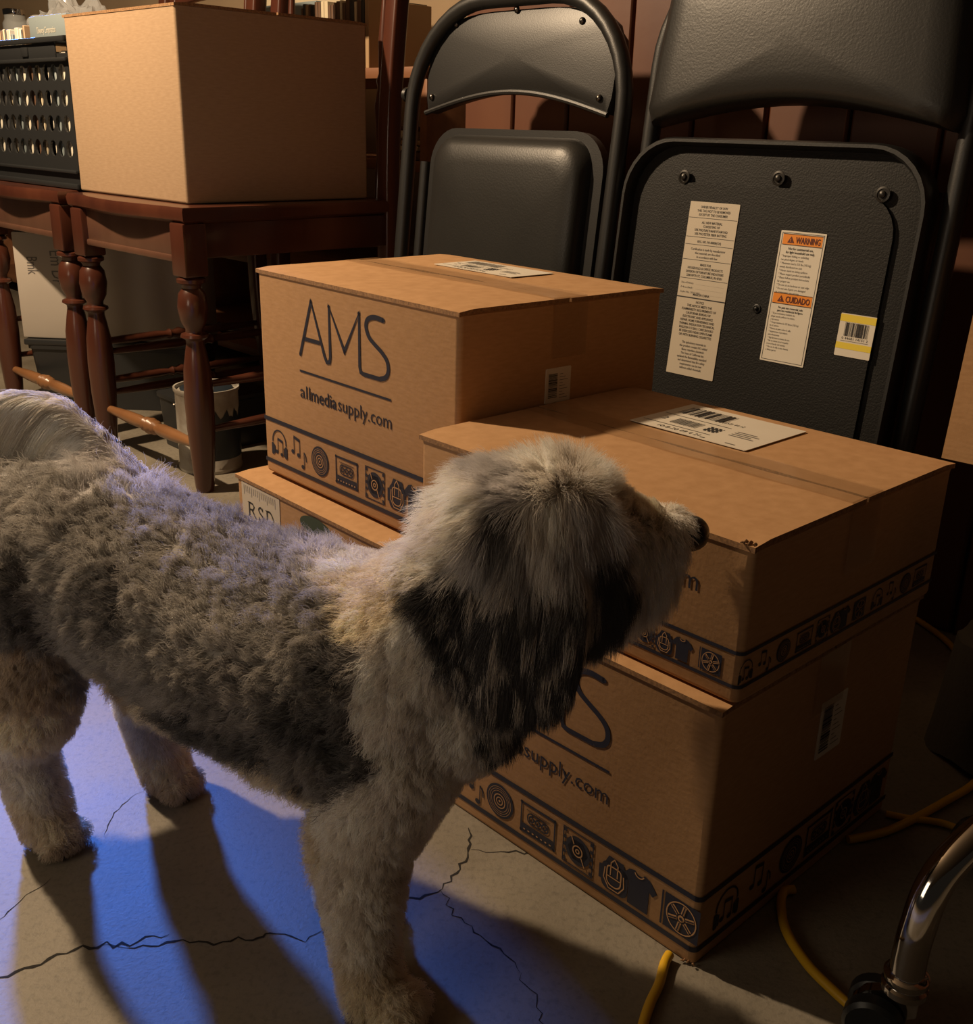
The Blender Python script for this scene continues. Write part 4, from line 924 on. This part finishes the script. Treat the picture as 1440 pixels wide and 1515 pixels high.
# head
def gh(a, s, z, c, l, lie, w=.2): gw(H(a, s, z), c, l, lie, max(w, .42) if z > .03 else w)
for s_ in (-1, 1):
    sd = HS*s_
    gh(-.02, s_*.02, .060, SIL, .024, -HD*.9+UP*.25+sd*.5); gh(.020, s_*.015, .062, WHT, .026, UP*.5-HD*.3+sd*.7); gh(.045, s_*.012, .050, WHT, .024, UP*.5+HD*.4+sd*.5)
    gh(-.055, s_*.02, .040, WHT, .026, -HD+DN*.3+sd*.2, .4); gh(-.07, s_*.02, .0, WHT, .018, -HD*.5+DN, .5); gh(.0, s_*.052, .022, WHT, .036, sd*.3+DN*.9-HD*.1, .2); gh(.022, s_*.050, .014, WHT, .034, sd*.3+DN*.9-HD*.1, .2); gh(-.03, s_*.050, .018, SIL, .030, sd*.3+DN-HD*.5, .3); gh(.0, s_*.045, .040, WHT, .034, sd*.4+DN*.9, .15); gh(.025, s_*.042, .030, SIL, .034, DN+sd*.2+HD*.2, .15)
    gh(.040, s_*.037, .026, SIL, .026, DN+HD*.2, .15); gh(.044, s_*.038, .010, BLK, .026, DN+HD*.1, .1); gh(.056, s_*.020, .026, WHT, .012, UP*.3+sd*.6+HD*.3, .2); gh(.064, s_*.006, .028, CRM, .010, UP*.3+sd*.5+HD*.2, .2); gh(.068, s_*.024, .010, WHT, .018, DN+sd*.4+HD*.2, .2); gh(.048, s_*.036, -.008, BLK, .030, DN, .1); gh(.045, s_*.040, -.030, BLK, .034, DN, .1); gh(.03, s_*.045, -.035, BLK, .034, DN, .1)
    gh(-.035, s_*.052, -.005, BLK, .030, DN-HD*.25, .6); gh(-.045, s_*.045, -.035, BLK, .034, DN-HD*.2, .5); gh(-.06, s_*.035, -.02, BLK, .022, DN-HD*.3, .7)
    # muzzle and beard
    gh(.058, s_*.004, .036, WHT, .012, HD*.6+UP*.4+sd*.3, .2); gh(.074, s_*.010, .027, WHT, .010, -HD*.2+UP*.5+sd*.5, .2); gh(.058, s_*.028, .006, WHT, .016, DN+HD*.2+sd*.3, .1)
    gh(.080, s_*.008, .024, CRM, .008, -HD*.8+UP*.5, .1); gh(.075, s_*.022, .008, WHT, .015, DN+HD*.1+sd*.3, .1); gh(.098, s_*.016, .004, WHT, .013, DN+HD*.25+sd*.2, .1); gh(.085, s_*.02, -.018, WHT, .040, DN+HD*.1, .1)
    gh(.066, s_*.024, -.028, WHT, .046, DN, .1); gh(.095, s_*.01, -.025, WHT, .036, DN+HD*.15, .1); gh(.066, s_*.018, .020, WHT, .012, HD*.2+UP*.8+sd*.3, .1)
    # ears
    for a_ in (-.03, -.01, .012, .03):
        gh(a_*.6, s_*.050, .030, SIL if a_ > -.02 else DGR, .040, DN+sd*.25, .1); gh(a_*.8, s_*.060, .010, DGR if abs(a_) < .02 else BLK, .046, DN+sd*.15-HD*.15, .06); gh(a_, s_*.070, -.015, BLK, .044, DN+sd*.05-HD*.1, .06); gh(a_, s_*.072, -.045, BLK, .040, DN, .06); gh(a_*.9, s_*.070, -.085, BLK, .022, DN, .06)
GP = np.array([q[0] for q in G]); GC = np.array([q[1] for q in G]); GL = np.array([q[2] for q in G]); GD = norm(np.array([q[3] for q in G])); GW = np.array([q[4] for q in G])
def field(P):
    col = np.zeros((len(P), 3)); ln = np.zeros(len(P)); ld = np.zeros((len(P), 3)); wo = np.zeros(len(P)); key = np.zeros(len(P), int)
    Pj = P + .008*np.stack([vnoise(P, 70, 11), vnoise(P, 70, 12), vnoise(P, 70, 13)], 1) + .006*np.stack([vnoise(P, 200, 14), vnoise(P, 200, 15), vnoise(P, 200, 16)], 1)
    for s in range(0, len(P), 20000):
        d2 = ((Pj[s:s+20000, None, :]-GP[None])**2).sum(2); m = d2.min(1, keepdims=True); w = np.exp(-(d2-m)/(2*.009**2)); w /= w.sum(1, keepdims=True)
        wc = np.exp(-(d2-m)/(2*.0055**2)); wc /= wc.sum(1, keepdims=True)
        col[s:s+20000] = wc @ GC; ln[s:s+20000] = w @ GL; ld[s:s+20000] = w @ GD; wo[s:s+20000] = w @ GW
    return col, ln, norm(ld), wo
from mathutils.bvhtree import BVHTree
BVH = BVHTree.FromPolygons([tuple(v) for v in co_], [tuple(int(i) for i in t) for t in tri])
FURQ = 1.0
kc, _, _, _ = field(co_)
tm = dm.color_attributes.new('tint', 'FLOAT_COLOR', 'POINT'); tm.data.foreach_set('color', np.concatenate([np.clip(kc*.62, .004, .9), np.ones((nv, 1))], 1).astype(np.float32).ravel())
sa = SKIN.node_tree.nodes.new('ShaderNodeAttribute'); sa.attribute_name = 'tint'; SKIN.node_tree.links.new(sa.outputs['Color'], SKIN.node_tree.nodes['Principled BSDF'].inputs['Base Color'])
def coat(name, mask_fn, count, lenmul=1., rad=.00019, label=None, seed=1, streak=False, nk=7, collide=True):
    count = int(count*FURQ)
    if 'tail' in name: lenmul = 1.25
    r = np.random.default_rng(seed); cen = (A_+B_+C_)/3; wgt = area*mask_fn(cen); cdf = np.cumsum(wgt)/wgt.sum()
    fi = np.searchsorted(cdf, r.random(count)); fi = np.minimum(fi, nf-1)
    u, v = r.random(count), r.random(count); sw = u+v > 1; u[sw] = 1-u[sw]; v[sw] = 1-v[sw]; w0 = (1-u-v)[:, None]; u = u[:, None]; v = v[:, None]
    P = A_[fi]*w0+B_[fi]*u+C_[fi]*v; Nn = norm(vn[tri[fi, 0]]*w0+vn[tri[fi, 1]]*u+vn[tri[fi, 2]]*v)
    col, ln, lie, wool = field(P)
    tangent = norm(lie-Nn*(lie*Nn).sum(1, keepdims=True)*.7)
    # clumps
    nc = max(50, count//(150 if streak else 110 if nk == 9 else 55)); ci = r.choice(count, nc, replace=False); kd = kdtree.KDTree(nc)
    for i_, q in enumerate(P[ci]): kd.insert(q, i_)
    kd.balance(); own = np.array([kd.find(q)[1] for q in P]); cp_ = P[ci][own]
    cj = norm(r.normal(size=(nc, 3)))[own]
    tuft = np.stack([vnoise(P, 42, 21), vnoise(P, 42, 22), vnoise(P, 42, 23)], 1)*.8+np.stack([vnoise(P, 110, 24), vnoise(P, 110, 25), vnoise(P, 110, 26)], 1)*1.2
    wl = wool[:, None]; long_ = np.clip((ln-.022)/.03, 0, 1)[:, None]
    base = norm(Nn*(.95*wl+.35*(1-wl))*(1-.45*long_)+tangent*(.55+.35*(1-wl))+tuft*wl*.55+cj*(.22*wl+.14)+.10*r.normal(size=(count, 3)))
    L = ln*lenmul*(.75+.4*r.random(count))*(1+.25*vnoise(P, 60, 31)*wool); L = L[:, None]
    grav = np.array([0, 0, -1.])
    T = np.linspace(0, 1, nk); pts = np.zeros((count, nk, 3)); pts[:, 0] = P-Nn*.0008; d = base.copy(); ph = r.random((count, 1))*6.28; ax1 = norm(np.cross(base, cj)); ax2 = np.cross(base, ax1)
    wet = lenmul if False else 1
    for k in range(1, nk):
        pull = norm(lie+np.array([0, 0, -.001]))
        d = norm(d*(1-.16)+pull*(.05+.40*long_)+grav*(.01+.14*long_))
        pts[:, k] = pts[:, k-1]+d*L/(nk-1)
        if collide is True or (collide == 'part' and k in (2, 4, nk-1)):
            q = pts[:, k]; lift = .0012+.0035*T[k]
            for i_ in range(count):
                lo_, no_, _, di_ = BVH.find_nearest(q[i_])
                if lo_ is not None:
                    lo_ = np.array(lo_); no_ = np.array(no_)
                    if (q[i_]-lo_) @ no_ < lift: q[i_] = lo_+no_*lift
            dd = norm(pts[:, k]-pts[:, k-1]); d = norm(d*.4+dd*.6)
    cl = (.30+.45*wool)[:, None]+.50*long_
    for k in range(1, nk):
        t = T[k]; off = (cp_-P)*(cl*t**1.3*.75)
        curl = (ax1*np.cos(ph+t*8)+ax2*np.sin(ph+t*8))*(.0016*wl+.0006)*t
        wave = ax1*np.sin(t*5+own[:, None]*1.7)*.0016*long_
        pts[:, k] += off+curl+wave
        pts[:, k, 2] = np.maximum(pts[:, k, 2], .0012)
    # colour: individual variation, tufts differ in tone, pale tips on some dark locks
    tone = 1+.10*r.normal(size=count)+.28*vnoise(P, 55, 41)*np.clip(wool, .3, 1)+(.10+.26*long_[:, 0])*np.sin(own*12.9898)
    c = col*np.clip(tone, .35, 1.7)[:, None]
    dark = (col.mean(1) < .28) & (col.mean(1) > .05); blot = vnoise(P, 24, 51)+.5*vnoise(P, 60, 52)
    f = np.where(dark, np.clip(1-.72*np.clip(blot*1.8, -.6, 1), .28, 1.55), 1); c = c*f[:, None]
    if streak:
        sk = (np.sin(own*78.233)*43758.5453) % 1; pale = (sk > .56) & (col.mean(1) < .3) & (r.random(count) < .75); c[pale] = np.array([.85, .77, .67])*(.6+.5*r.random((pale.sum(), 1)))
    hc = bpy.data.hair_curves.new(name); hc.add_curves([nk]*count)
    hc.points.foreach_set('position', (pts-np.array(DO)).astype(np.float32).ravel())
    ra = hc.attributes.get('radius') or hc.attributes.new('radius', 'FLOAT', 'POINT'); prof = rad*(1-.85*T**2.2)
    ra.data.foreach_set('value', np.tile(prof, count).astype(np.float32))
    ca = hc.attributes.new('tint', 'FLOAT_COLOR', 'CURVE'); ca.data.foreach_set('color', np.concatenate([np.clip(c, .004, .96), np.ones((count, 1))], 1).astype(np.float32).ravel())
    hc.materials.append(FUR); o = bpy.data.objects.new(name, hc); COL.objects.link(o); o.parent = dog
    return tag(o, label)
FUR = bpy.data.materials.new('fur'); FUR.use_nodes = True; nt = FUR.node_tree
for n in list(nt.nodes): nt.nodes.remove(n)
out_ = nt.nodes.new('ShaderNodeOutputMaterial'); at_ = nt.nodes.new('ShaderNodeAttribute'); at_.attribute_name = 'tint'
df = nt.nodes.new('ShaderNodeBsdfDiffuse'); tr = nt.nodes.new('ShaderNodeBsdfTranslucent'); mx1 = nt.nodes.new('ShaderNodeMixShader'); mx1.inputs[0].default_value = .45
gl = nt.nodes.new('ShaderNodeBsdfHair'); gl.component = 'Reflection'; gl.inputs['Color'].default_value = (.5, .5, .5, 1); gl.inputs['RoughnessU'].default_value = .35; gl.inputs['RoughnessV'].default_value = .6
mx2 = nt.nodes.new('ShaderNodeMixShader'); mx2.inputs[0].default_value = .14
nt.links.new(at_.outputs['Color'], df.inputs[0]); nt.links.new(at_.outputs['Color'], tr.inputs[0]); nt.links.new(df.outputs[0], mx1.inputs[1]); nt.links.new(tr.outputs[0], mx1.inputs[2])
nt.links.new(mx1.outputs[0], mx2.inputs[1]); nt.links.new(gl.outputs[0], mx2.inputs[2]); nt.links.new(mx2.outputs[0], out_.inputs[0])
S.cycles_curves.shape = 'RIBBONS' if hasattr(S, 'cycles_curves') else None

def hx(P): return (P-HC) @ HD
def hs(P): return (P-HC) @ HS
def is_ear(P): return ((np.abs(hs(P)) > .052) & (np.abs(hx(P)) < .06) & (P[:, 2] < HC[2]+.035) & (P[:, 2] > HC[2]-.12)).astype(float)
def is_tail(P): return ((P[:, 0] < -.335) & (P[:, 2] > .365)).astype(float)
def is_head(P): return (((P-HC) @ HD > -.045) & (P[:, 2] > HC[2]-.058)).astype(float)*(1-is_ear(P))
def near_nose(P): return (np.linalg.norm(P-H(.116, 0, .004), axis=1) < .0165).astype(float)
def body(P): return (1-is_ear(P))*(1-is_tail(P))*(1-is_head(P))
coat('body_coat', body, 230000, label='curly grey coat with white chest and legs', seed=1, collide='part')
coat('head_hair', lambda P: is_head(P)*(1-near_nose(P)), 60000, label='shaggy white hair on the head and muzzle', seed=2, rad=.00014, nk=9)
for s_, sd in ((-1, 3), (1, 4)):
    coat('ear_hair', lambda P: is_ear(P)*((hs(P)*s_) > 0), 26000 if s_ < 0 else 12000, label='long black hair hanging from the ear', seed=sd, rad=.00015, streak=True, nk=11)
coat('tail_plume', is_tail, 24000, label='long silky white tail hair', seed=5, rad=.00011, nk=10)
# nose, eyes
bm = bmesh.new(); bmesh.ops.create_icosphere(bm, subdivisions=4, radius=1)
nc_ = H(.1165, 0, .004)
for v in bm.verts:
    x, y, z = v.co; w_ = 1-.25*max(0, -z); dn = 0
    for s_ in (-1, 1):
        q = (x-.75)**2+(y-s_*.45)**2+(z+.05)**2; dn += .22*math.exp(-q/.05)
    x *= 1-dn
    p = nc_ + HD*x*.0125 + HS*y*.0150*w_ + UP*z*.0130 - np.array(DO); v.co = p
build('nose', bm, NOSE, dog, ang=180)
for s_ in (-1, 1):
    bm = bmesh.new(); bmesh.ops.create_uvsphere(bm, u_segments=20, v_segments=14, radius=.0085); bmesh.ops.translate(bm, vec=Vector(H(.056, s_*.026, .012)-np.array(DO)), verts=bm.verts); build('eye', bm, EYE, dog, ang=180)
bm = bmesh.new(); tube(bm, catmull([H(.104, -.010, -.014)-np.array(DO), H(.085, -.020, -.016)-np.array(DO), H(.066, -.026, -.014)-np.array(DO)], 5), .0012, 6)
build('mouth_line', bm, NOSE, dog)
